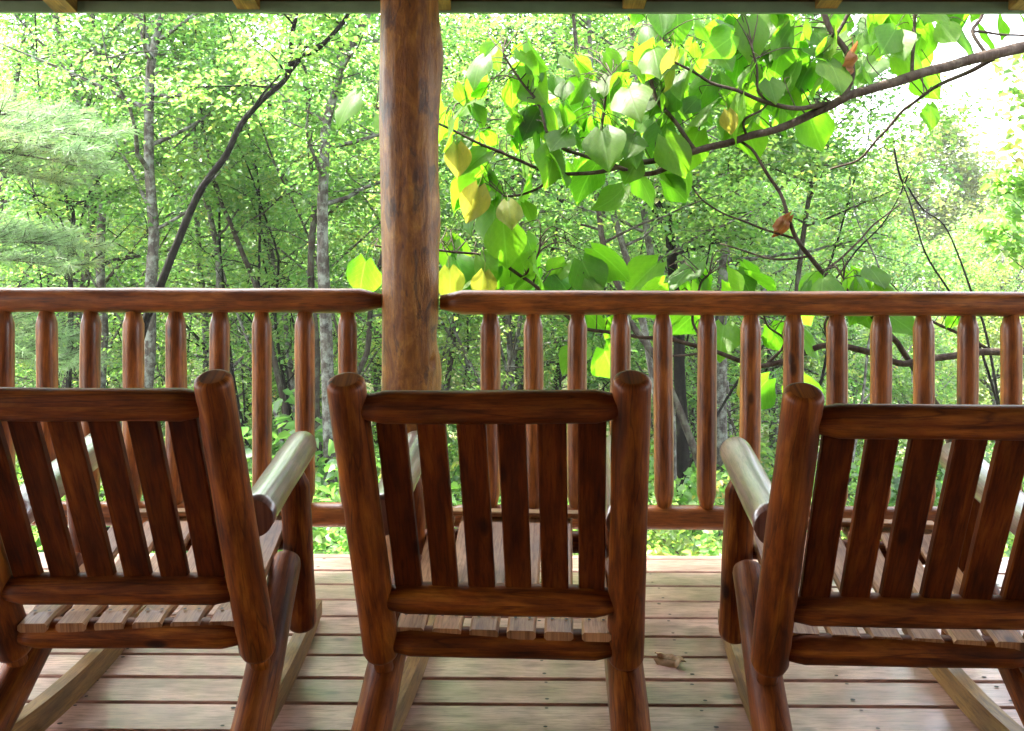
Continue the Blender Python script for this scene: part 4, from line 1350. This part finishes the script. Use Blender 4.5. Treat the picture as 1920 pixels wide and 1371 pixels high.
# bare young stems low on the right
for k, (pl, lab) in enumerate([([(1830, 640), (1780, 545), (1735, 470), (1705, 380), (1690, 340)], 'bare dark sapling slanting left in front of the round pale tree'),
                               ([(1850, 640), (1822, 545), (1800, 480), (1770, 420), (1735, 395)], 'bare dark sapling with a raised fork near the right edge'),
                               ([(1440, 640), (1545, 545), (1600, 470), (1650, 420), (1680, 370)], 'thin bare sapling leaning right below the sky gap'),
                               ([(1640, 600), (1655, 540), (1640, 480), (1612, 420), (1600, 360)], 'pale thin dead stem left of the round pale tree')]):
    pth, rad = traced(pl, 8.5 + k, 5.5, 2.5, 0.3)
    add_tree('bare_sapling', lab, pth, rad, 140 + k, cat='sapling', bark='bark_dark' if k != 3 else 'bark_grey', n_limb=5, lmin=.3, lmax=.8, t0=.55, lsz=0.06, per=2, srad=.2, six=True, keep=.3)

# labels that say where a repeat is seen: by the baluster below or in front of it, then by how near it is
ORD = ['first', 'second', 'third', 'fourth', 'fifth', 'sixth', 'seventh', 'eighth', 'ninth', 'tenth', 'eleventh', 'twelfth', 'thirteenth']
_pending = []


def place_key(x, y):
    c, s_ = math.cos(-YAW), math.sin(-YAW)
    xr, yr = x * c - y * s_, x * s_ + y * c
    px = 960 + xr / yr * F_PX
    if 690 < px < 850: return px, 'behind the porch post'
    if px >= 850:
        k = int(round((px - 920) / 81.1))
        if k > 12: return px, 'at the right edge'
        return px, 'over the %s baluster right of the post' % ORD[max(0, k)]
    k = int(round((653 - px) / 81.0))
    if k > 8: return px, 'at the left edge'
    return px, 'over the %s baluster left of the post' % ORD[max(0, k)]


def label_later(o, what, where_word, x, y):
    px, ph = place_key(x, y)
    _pending.append((o, what, ph.replace('over', where_word), y))


def flush_labels():
    from collections import defaultdict
    g = defaultdict(list)
    for o, what, ph, y in _pending: g[(what, ph)].append((y, o))
    near = ['nearest', 'second nearest', 'third nearest', 'fourth nearest', 'fifth nearest', 'sixth nearest', 'seventh nearest', 'eighth nearest', 'ninth nearest', 'tenth nearest']
    for (what, ph), l in g.items():
        l.sort(key=lambda t: t[0])
        for i, (y, o) in enumerate(l):
            o['label'] = '%s %s' % (what, ph) + ('' if len(l) == 1 else ', %s of several' % near[min(i, 9)] if len(l) > 2 else ', the %s one' % ('nearer' if i == 0 else 'farther'))


pth, rad = traced([(1500, 760), (1495, 600), (1500, 470), (1520, 360), (1540, 260), (1530, 150), (1545, 20)], 12, 13, 8, 3)
add_tree('forest_tree', 'small-leaved tree filling the view behind the arching branch, beside the sky gap', pth, rad, 119, bark='bark_brown',
         n_limb=26, lmin=1.0, lmax=1.9, t0=0.42, lsz=0.07, per=46, srad=.40, six=True)
pth, rad = traced([(1010, 640), (1040, 430), (1060, 300), (1070, 200), (1065, 100), (1075, 10)], 16, 12, 8, 3)
add_tree('forest_tree', 'thin trunk behind the leaf clusters just right of the post', pth, rad, 120, bark='bark_brown',
         n_limb=22, lmin=1.4, lmax=2.8, t0=0.35, lsz=0.08, per=44, srad=.5, six=True)

# thin dark saplings crossing one another between the trunks: four kinds, copied
def sapling_mesh(seed, h, bark, leafm):
    r = random.Random(seed)
    q = V(0, 0, -.2); d = V(r.gauss(0, .05), r.gauss(0, .05), 1)
    pts = [q.copy()]
    for i in range(10):
        d = (d + V(r.gauss(0, .13), r.gauss(0, .13), .05)).normalized()
        q = q + d * h / 10; pts.append(q.copy())
    pts = smooth_path(pts, 3); K = len(pts)
    rad = [.032 * (1 - .82 * i / (K - 1)) for i in range(K)]
    b, v, f = tree_parts(pts, rad, seed, 16, .5, 1.5, .25, .06, 9, .22, True, None, None, nseg=7, keep=.6)
    return b.mesh('trunk', M[bark]), np_mesh('crown', v, f, M[leafm])


SAP = [sapling_mesh(501, 7.5, 'bark_dark', 'leaf'), sapling_mesh(502, 8.5, 'bark_brown', 'leaf'), sapling_mesh(503, 7, 'bark_dark', 'leaf_dark'), sapling_mesh(504, 8, 'bark_grey', 'leaf_yellow')]
random.seed(515)
sps = []
while len(sps) < 84:
    y = random.uniform(12.5, 20); u = random.uniform(-.6, .30)
    if len(sps) > 36: y = random.uniform(13, 24)
    x = u * y
    if any(math.hypot(x - a, y - c_) < .5 for a, c_ in sps): continue
    sps.append((x, y))
    kind = random.randrange(4)
    root = empty('thin_sapling', (x, y, float(ground_z(x, y))), None, 'sapling', 'thin saplings between the trunks')
    root.rotation_euler = (random.gauss(0, .16), random.gauss(0, .22), random.uniform(0, 6.28)); sc = random.uniform(.8, 1.25); root.scale = (sc, sc, sc)
    label_later(root, ('thin dark sapling', 'thin brown sapling', 'thin dark-leaved sapling', 'thin grey sapling')[kind], 'above', x, y)
    for nm, me in zip(('trunk', 'crown'), SAP[kind]):
        o = bpy.data.objects.new(nm, me); COL.objects.link(o); o.parent = root


# generic forest trees: five kinds, copied
def generic_tree(seed, h, leaf, per, n_limb, srad, lm, matl, bark):
    r = random.Random(seed)
    n = 9
    pts = [V(0, 0, -0.3)]
    q = V(0, 0, -.3); d = V(r.gauss(0, .06), r.gauss(0, .06), 1)
    for i in range(n):
        d = (d + V(r.gauss(0, .07), r.gauss(0, .07), .12)).normalized()
        q = q + d * (h / n); pts.append(q.copy())
    pts = smooth_path(pts, 2)
    K = len(pts)
    r0 = h * 0.0095
    rad = [r0 * (1.15 if i == 0 else 1) * (1 - .85 * i / (K - 1)) for i in range(K)]
    b, v, f = tree_parts(pts, rad, seed, n_limb, lm * .6, lm, 0.22, leaf, per, srad, False, None, None, nseg=8)
    return b.mesh('trunk', M[bark]), np_mesh('crown', v, f, M[matl])


GEN = [generic_tree(201, 12, .095, 40, 34, .5, 3.2, 'leaf', 'bark_grey'), generic_tree(202, 13, .10, 40, 38, .55, 3.6, 'leaf', 'bark_brown'),
       generic_tree(203, 11, .10, 44, 30, .55, 2.8, 'leaf_yellow', 'bark_grey'), generic_tree(204, 9, .085, 44, 28, .45, 2.6, 'leaf_dark', 'bark_dark'),
       generic_tree(205, 12.5, .11, 40, 36, .6, 3.4, 'leaf', 'bark_brown')]


def place_gen(x, y, kind, sc, label, group, sink=0.0, name='woodland_tree'):
    root = empty(name, (x, y, float(ground_z(x, y)) - sink), label, 'tree', group)
    root.rotation_euler = (0, 0, random.uniform(0, 6.28))
    root.scale = (sc, sc, sc * random.uniform(.92, 1.1))
    for nm, me in zip(('trunk', 'crown'), GEN[kind]):
        o = bpy.data.objects.new(nm, me); COL.objects.link(o); o.parent = root
    return root


random.seed(77)
spots = []
def far_enough(x, y, m):
    return all(math.hypot(x - a, y - b_) > m for a, b_ in spots)


cnt = 0
for (y0, y1, n, m) in ((15, 22, 11, 2.4), (22, 32, 20, 2.8), (32, 48, 26, 3.6)):
    t = 0; k = 0
    while k < n and t < 900:
        t += 1
        y = random.uniform(y0, y1); u = random.uniform(-0.64, 0.60)
        if u > 0.24 and y < 30: 
            if random.random() < .75: continue
        if u > 0.29: continue
        x = u * y
        if not far_enough(x, y, m): continue
        spots.append((x, y)); k += 1
        kind = random.choice((0, 1, 2, 3, 4, 0, 1))
        kw_ = ('leafy', 'leafy', 'yellowing', 'dark green', 'slim leafy')[kind]
        lab, grp = ((kw_ + ' ravine tree', 'trees in the ravine') if y < 32 else (kw_ + ' far tree', 'trees beyond the ravine'))
        label_later(place_gen(x, y, kind, random.uniform(.85, 1.15), None, grp), lab, 'above', x, y)

# round pale tree standing against the sky, and lower neighbours down the valley
def round_tree(name, label, px, py_top, d, r_px, seed, leafm='leaf_yellow', n=9000, hgt=1.25, group=None):
    c = U(px, py_top + r_px, d)
    r = r_px * d / F_PX
    gz = float(ground_z(c.x, c.y))
    root = empty(name, (c.x, c.y, gz), label, 'tree', group)
    q = np.random.default_rng(seed)
    # lobes on an uneven dome
    K = 70
    th = q.uniform(0, 2 * np.pi, K); cz = q.uniform(-1.6, 1, K)
    rr = np.where(cz > 0, np.sqrt(np.maximum(0, 1 - cz ** 2)), 1.0) * q.uniform(.55, 1.0, K)
    cen = np.stack([c.x + np.cos(th) * rr * r, c.y + np.sin(th) * rr * r, c.z + cz * r * hgt * q.uniform(.8, 1.0, K)], 1)
    v, f = sprays(cen, r * q.uniform(.2, .36, K), n // K, 0.0042 * d, .55, False, .8, r=q)
    me = np_mesh('crown', v - np.array([c.x, c.y, gz]), f, M[leafm])
    o = bpy.data.objects.new('crown', me); COL.objects.link(o); o.parent = root
    b = MB(); b.tube([V(c.x, c.y, gz - .3), V(c.x + .1, c.y, (gz + c.z) / 2), V(c.x, c.y, c.z + r * .4)], [r * .07, r * .05, r * .02], 8)
    for k in range(8):
        a = k * .8; b.tube([V(c.x, c.y, c.z - r * .8 + k * .08 * r), V(c.x + math.cos(a) * r * .4, c.y + math.sin(a) * r * .4, c.z - r * .2), V(c.x + math.cos(a) * r * .75, c.y + math.sin(a) * r * .75, c.z + r * .25)], [r * .03, r * .018, r * .006], 5)
    b.build('trunk', M['bark_grey'], root)
    return root, c


round_tree('round_tree', 'pale yellow-green round-crowned tree against the white sky at right', 1738, 255, 42, 118, 301, n=30000, leafm='leaf_pale')
round_tree('round_tree', 'pale green tree left of the round one, its top just under the sky gap', 1570, 330, 38, 90, 302, n=16000, leafm='leaf_pale')
for k, (px, py, d, rp) in enumerate([(1880, 400, 34, 100), (1820, 350, 60, 70), (1640, 440, 30, 100), (1500, 400, 33, 90), (1760, 470, 27, 90), (1930, 480, 24, 110), (1480, 300, 46, 90), (1860, 590, 20, 90), (1600, 560, 22, 100), (1440, 560, 24, 80), (1710, 620, 18, 100), (1400, 250, 50, 110), (1960, 330, 50, 90)]):
    rt, c_ = round_tree('valley_tree', None, px, py, d, rp, 310 + k, leafm=('leaf', 'leaf_pale')[k % 2], n=9000, group='bushy valley trees at right')
    label_later(rt, ('bushy green valley tree', 'bushy yellowing valley tree')[k % 2], 'above', c_.x, c_.y)

# wooded slope far behind the trunks
def wood_mass():
    q = np.random.default_rng(41)
    K = 1500
    y = q.uniform(48, 120, K); u = q.uniform(-.72, .30, K)
    x = u * y
    g = ground_z(x, y)
    C, SZ = [], []
    for i in range(K):
        m = 6
        zz = g[i] + q.uniform(0.5, 11, m)
        C.append(np.stack([x[i] + q.normal(0, 1.3, m), y[i] + q.normal(0, 1.3, m), zz], 1))
    C = np.concatenate(C)
    return sprays(C, q.uniform(.9, 1.9, len(C)), 22, .30, .4, False, .8, r=q)


v, f = wood_mass()
me = np_mesh('far_woods', v, f, M['leaf'])
o = bpy.data.objects.new('far_woods', me); COL.objects.link(o)
tag(o, 'dense leafy wood covering the far slope', 'woods', kind='stuff')

# valley-side woods to the right, lower
q = np.random.default_rng(43)
K = 2600
y = q.uniform(45, 260, K); u = q.uniform(.16, .75, K); x = u * y
g = ground_z(x, y)
C = np.stack([x, y, g + q.uniform(1, 12, K) * (0.8 + y / 220)], 1)
v, f = sprays(C, q.uniform(1.4, 3.0, K), 26, .5, .45, False, .8, r=q)
me = np_mesh('valley_woods', v, f, M['leaf_pale'])
o = bpy.data.objects.new('valley_woods', me); COL.objects.link(o)
tag(o, 'hazy treetops filling the valley floor at right', 'woods', kind='stuff')

# ------------------------------------------------------------------ understory bushes (five kinds, copied)
def bush_mesh(seed, matl, leaf, n, six=True, h=1.2):
    q = np.random.default_rng(seed)
    r = random.Random(seed)
    b = MB(); cen = []
    for k in range(9):
        a = k * 2.4 + r.uniform(-.4, .4)
        L_ = h * r.uniform(.6, 1.1)
        d = V(math.cos(a) * r.uniform(.3, .9), math.sin(a) * r.uniform(.3, .9), 1).normalized()
        p = V(math.cos(a) * .08, math.sin(a) * .08, -.1)
        pts = [p]
        for s_ in range(5):
            d = (d + V(math.cos(a) * .12, math.sin(a) * .12, -.06)).normalized()
            p = p + d * L_ / 5; pts.append(p.copy())
            if s_ > 0:
                for _ in range(2):
                    cen.append(p + V(r.gauss(0, .16), r.gauss(0, .16), r.gauss(0, .08)))
        b.tube(pts, [.012, .010, .008, .006, .005, .003], 5, caps=False)
    v, f = sprays([tuple(c) for c in cen], .2, n // len(cen), leaf, .35, six, .6, r=q)
    return b.mesh('stems', M['bark_brown']), np_mesh('foliage', v, f, M[matl])


BUSH = [bush_mesh(401, 'leaf_dark', .085, 1900), bush_mesh(402, 'leaf_dark', .065, 2600), bush_mesh(403, 'leaf', .10, 1600), bush_mesh(404, 'leaf_yellow', .075, 1900, h=1.6), bush_mesh(405, 'leaf', .12, 1100, h=1.7)]
random.seed(91)
bs = []
k = 0; t = 0
while k < 210 and t < 9000:
    t += 1
    y = 5.2 + 27 * random.random() ** 1.5
    u = random.uniform(-.60, .60); x = u * y
    if y < 8.0 and random.random() < 0.45: continue
    m = 0.5 + y * 0.036
    if any(math.hypot(x - a, y - b_) < m for a, b_ in bs): continue
    bs.append((x, y)); k += 1
    kind = random.choice((0, 0, 1, 1, 2, 3, 4, 2))
    sc = random.uniform(.6, 1.15) * (0.62 if y < 6.5 else 0.85 if y < 9 else 1.1 + y * .024)
    grp = 'low bushes just below the deck' if y < 9 else 'understory bushes on the ravine slope'
    lab = 'low leafy bush growing just below the deck edge' if y < 9 else 'leafy understory bush on the slope of the ravine'
    root = empty('bush', (x, y, float(ground_z(x, y))), None, 'bush', grp)
    label_later(root, ('dark leafy', 'small-leaved', 'bright green', 'yellowing', 'large-leaved')[kind] + (' deck-side bush' if y < 9 else ' bush'), 'behind', x, y)
    root.rotation_euler = (0, 0, random.uniform(0, 6.28)); root.scale = (sc, sc, sc)
    for nm, me in zip(('stems', 'foliage'), BUSH[kind]):
        o = bpy.data.objects.new(nm, me); COL.objects.link(o); o.parent = root

flush_labels()

# ground cover
q = np.random.default_rng(51)
K = 5200
y = 4.0 + 30 * q.uniform(0, 1, K) ** 1.6; x = q.uniform(-.72, .72, K) * np.maximum(y, 5)
C = np.stack([x, y, ground_z(x, y) + q.uniform(.02, .28, K)], 1)
v, f = sprays(C, q.uniform(.12, .4, K), 14, .075, .3, False, .6, r=q)
me = np_mesh('ground_cover', v, f, M['leaf_dark'])
o = bpy.data.objects.new('ground_cover', me); COL.objects.link(o)
tag(o, 'low leafy plants and fallen leaves covering the forest floor', 'ground cover', kind='stuff')

# ------------------------------------------------------------------ white pine at left
def pine():
    tr = V(-5.9, 8.2, 0); gz = float(ground_z(tr.x, tr.y))
    root = empty('white_pine', (tr.x, tr.y, gz), 'white pine with soft feathery pale green boughs reaching in from the left edge', 'pine tree')
    b = MB(); b.tube([V(tr.x, tr.y, gz - .2), V(tr.x + .05, tr.y, 1.5), V(tr.x, tr.y, 5.5), V(tr.x, tr.y, 9)], [.17, .14, .09, .02], 12)
    b.build('trunk', M['bark_brown'], root)
    q = np.random.default_rng(61); r = random.Random(61)
    P, D = [], []
    boughs = [((-120, 250), (190, 262), 7.6), ((-120, 290), (165, 318), 7.4), ((-120, 235), (120, 225), 7.9), ((-100, 330), (110, 345), 7.5), ((-120, 270), (140, 290), 7.2),
              ((-120, 470), (150, 468), 7.4), ((-120, 500), (120, 505), 7.2), ((-100, 455), (90, 450), 7.7), ((-120, 610), (110, 640), 7.2), ((-120, 680), (135, 690), 7.0), ((-120, 640), (60, 670), 7.4)]
    for (a, c, d) in boughs:
        e = U(c[0], c[1], d); s0 = U(a[0], a[1], d + .3)
        t0 = V(tr.x, tr.y, s0.z - .25)
        path = smooth_path([t0, s0, (s0 + e) / 2 + V(0, 0, .06), e], 5)
        b = MB(); b.tube(path, [.022 * (1 - .85 * i / (len(path) - 1)) for i in range(len(path))], 6)
        n = len(path)
        for i in range(n // 3, n):
            for sgn in (-1, 1, -1, 1):
                p = path[i]
                ax = (path[min(n - 1, i + 1)] - path[i - 1]).normalized()
                sd2 = (ax.cross(V(0, 0, 1))).normalized() * sgn
                L_ = .42 * (1.15 - i / n) + .14
                dr = (ax * r.uniform(.7, 1.2) + sd2 * r.uniform(.3, 1) + V(0, 0, r.uniform(-.15, .35))).normalized()
                tw = [p, p + dr * L_ * .5 + V(0, 0, .02), p + dr * L_ + V(0, 0, .05)]
                b.tube(tw, [.005, .004, .002], 4, caps=False)
                for s_ in range(9):
                    t = .2 + .8 * s_ / 8
                    c0 = p.lerp(tw[2], t)
                    for _ in range(7):
                        nd_ = (dr * .9 + V(r.gauss(0, .55), r.gauss(0, .55), r.gauss(.05, .5))).normalized()
                        P.append(tuple(c0)); D.append(tuple(nd_))
        b.build('bough', M['bark_brown'], root)
    P = np.array(P); D = np.array(D)
    ln = q.uniform(.07, .12, len(P))
    n_ = nrm(np.cross(D, q.normal(0, 1, (len(P), 3))))
    s = np.cross(D, n_)
    w = .0019
    A = P - s * w; B = P + s * w
    droop = np.stack([np.zeros(len(P)), np.zeros(len(P)), -ln * .12], 1)
    Cc = P + D * ln[:, None] + s * w * .4 + droop; Dd = P + D * ln[:, None] - s * w * .4 + droop
    v = np.stack([A, B, Cc, Dd], 1).reshape(-1, 3)
    f = (np.arange(len(P)) * 4)[:, None] + np.array([0, 1, 2, 3])
    me = np_mesh('needles', v - np.array([tr.x, tr.y, gz]), f, M['needle'])
    o = bpy.data.objects.new('needles', me); COL.objects.link(o); o.parent = root
    o['kind'] = 'stuff'


pine()

# sprigs of a tree reaching in at the right edge: yellowing above, dark green below
def edge_tree():
    base = V(4.9, 7.4, 0); gz = float(ground_z(base.x, base.y))
    root = empty('edge_tree', (base.x, base.y, gz), 'tree at the right edge, yellowing sprigs above and dark drooping sprays below', 'tree')
    b = MB(); b.tube([V(base.x, base.y, gz - .2), V(base.x + .1, base.y, 1.5), V(base.x, base.y, 4.5), V(base.x + .2, base.y, 8)], [.11, .09, .06, .02], 10)
    cu, cl = [], []
    for (px, py, kind) in [(1880, 130, 0), (1900, 160, 0), (1905, 215, 0), (1895, 190, 0), (1912, 285, 0), (1905, 110, 0), (1915, 250, 0), (1890, 285, 0), (1930, 180, 0), (1930, 130, 0),
                           (1870, 330, 1), (1900, 345, 1), (1880, 355, 1), (1920, 330, 1), (1860, 420, 1), (1890, 440, 1), (1915, 460, 1), (1875, 465, 1), (1930, 400, 1), (1940, 360, 1)]:
        e = U(px, py, 6.9)
        s0 = V(base.x, base.y, e.z - .2 - .9 * random.random())
        b.tube(smooth_path([s0, (s0 + e) / 2 + V(0, 0, .08), e], 3), [.012, .01, .008, .006, .005, .004, .003], 5, caps=False)
        (cl if kind else cu).append(tuple(e))
    b.build('trunk', M['bark_brown'], root)
    q = np.random.default_rng(71)
    for nm, cc, mt, per in (('yellow_foliage', cu, 'leaf_yellow', 12), ('green_foliage', cl, 'leaf_dark', 30)):
        v, f = sprays(cc, .13, per, .075, .5, True, .8, r=q)
        me = np_mesh(nm, v - np.array([base.x, base.y, gz]), f, M[mt])
        o = bpy.data.objects.new(nm, me); COL.objects.link(o); o.parent = root


edge_tree()

# dry leaf on the deck
p = U(1238, 1246, 2.69); p.z = 0.004
dl = heart_mesh('fallen_leaf', M['leaf_deck'], 1.3, 0.5, -0.05, 33, True, 0.22)
o = bpy.data.objects.new('fallen_leaf', dl); COL.objects.link(o)
o.matrix_basis = Matrix.Translation(p + V(0.0, 0.02, 0.010)) @ Matrix.Rotation(R(-112), 4, 'Z') @ Matrix.Rotation(R(18), 4, 'Y') @ Matrix.Scale(0.085, 4)
tag(o, 'curled dry tan leaf lying on the deck between the middle and right chairs', 'leaf')

# ------------------------------------------------------------------ valley haze
hb = MB(); hb.box((-950, -31, -48), (1900, 0, 0), (0, 760, 0), (0, 0, 112))
hm, hnt = new_mat('haze_air')
pv = nd(hnt, 'VolumePrincipled', i_Density=0.0007, i_Anisotropy=0.3)
pv.inputs['Color'].default_value = (0.93, 0.96, 1.0, 1)
ho = nd(hnt, 'OutputMaterial'); hnt.links.new(pv.outputs[0], ho.inputs['Volume'])
hz_o = hb.build('haze', hm)
tag(hz_o, 'thin pale haze filling the valley air', kind='stuff')
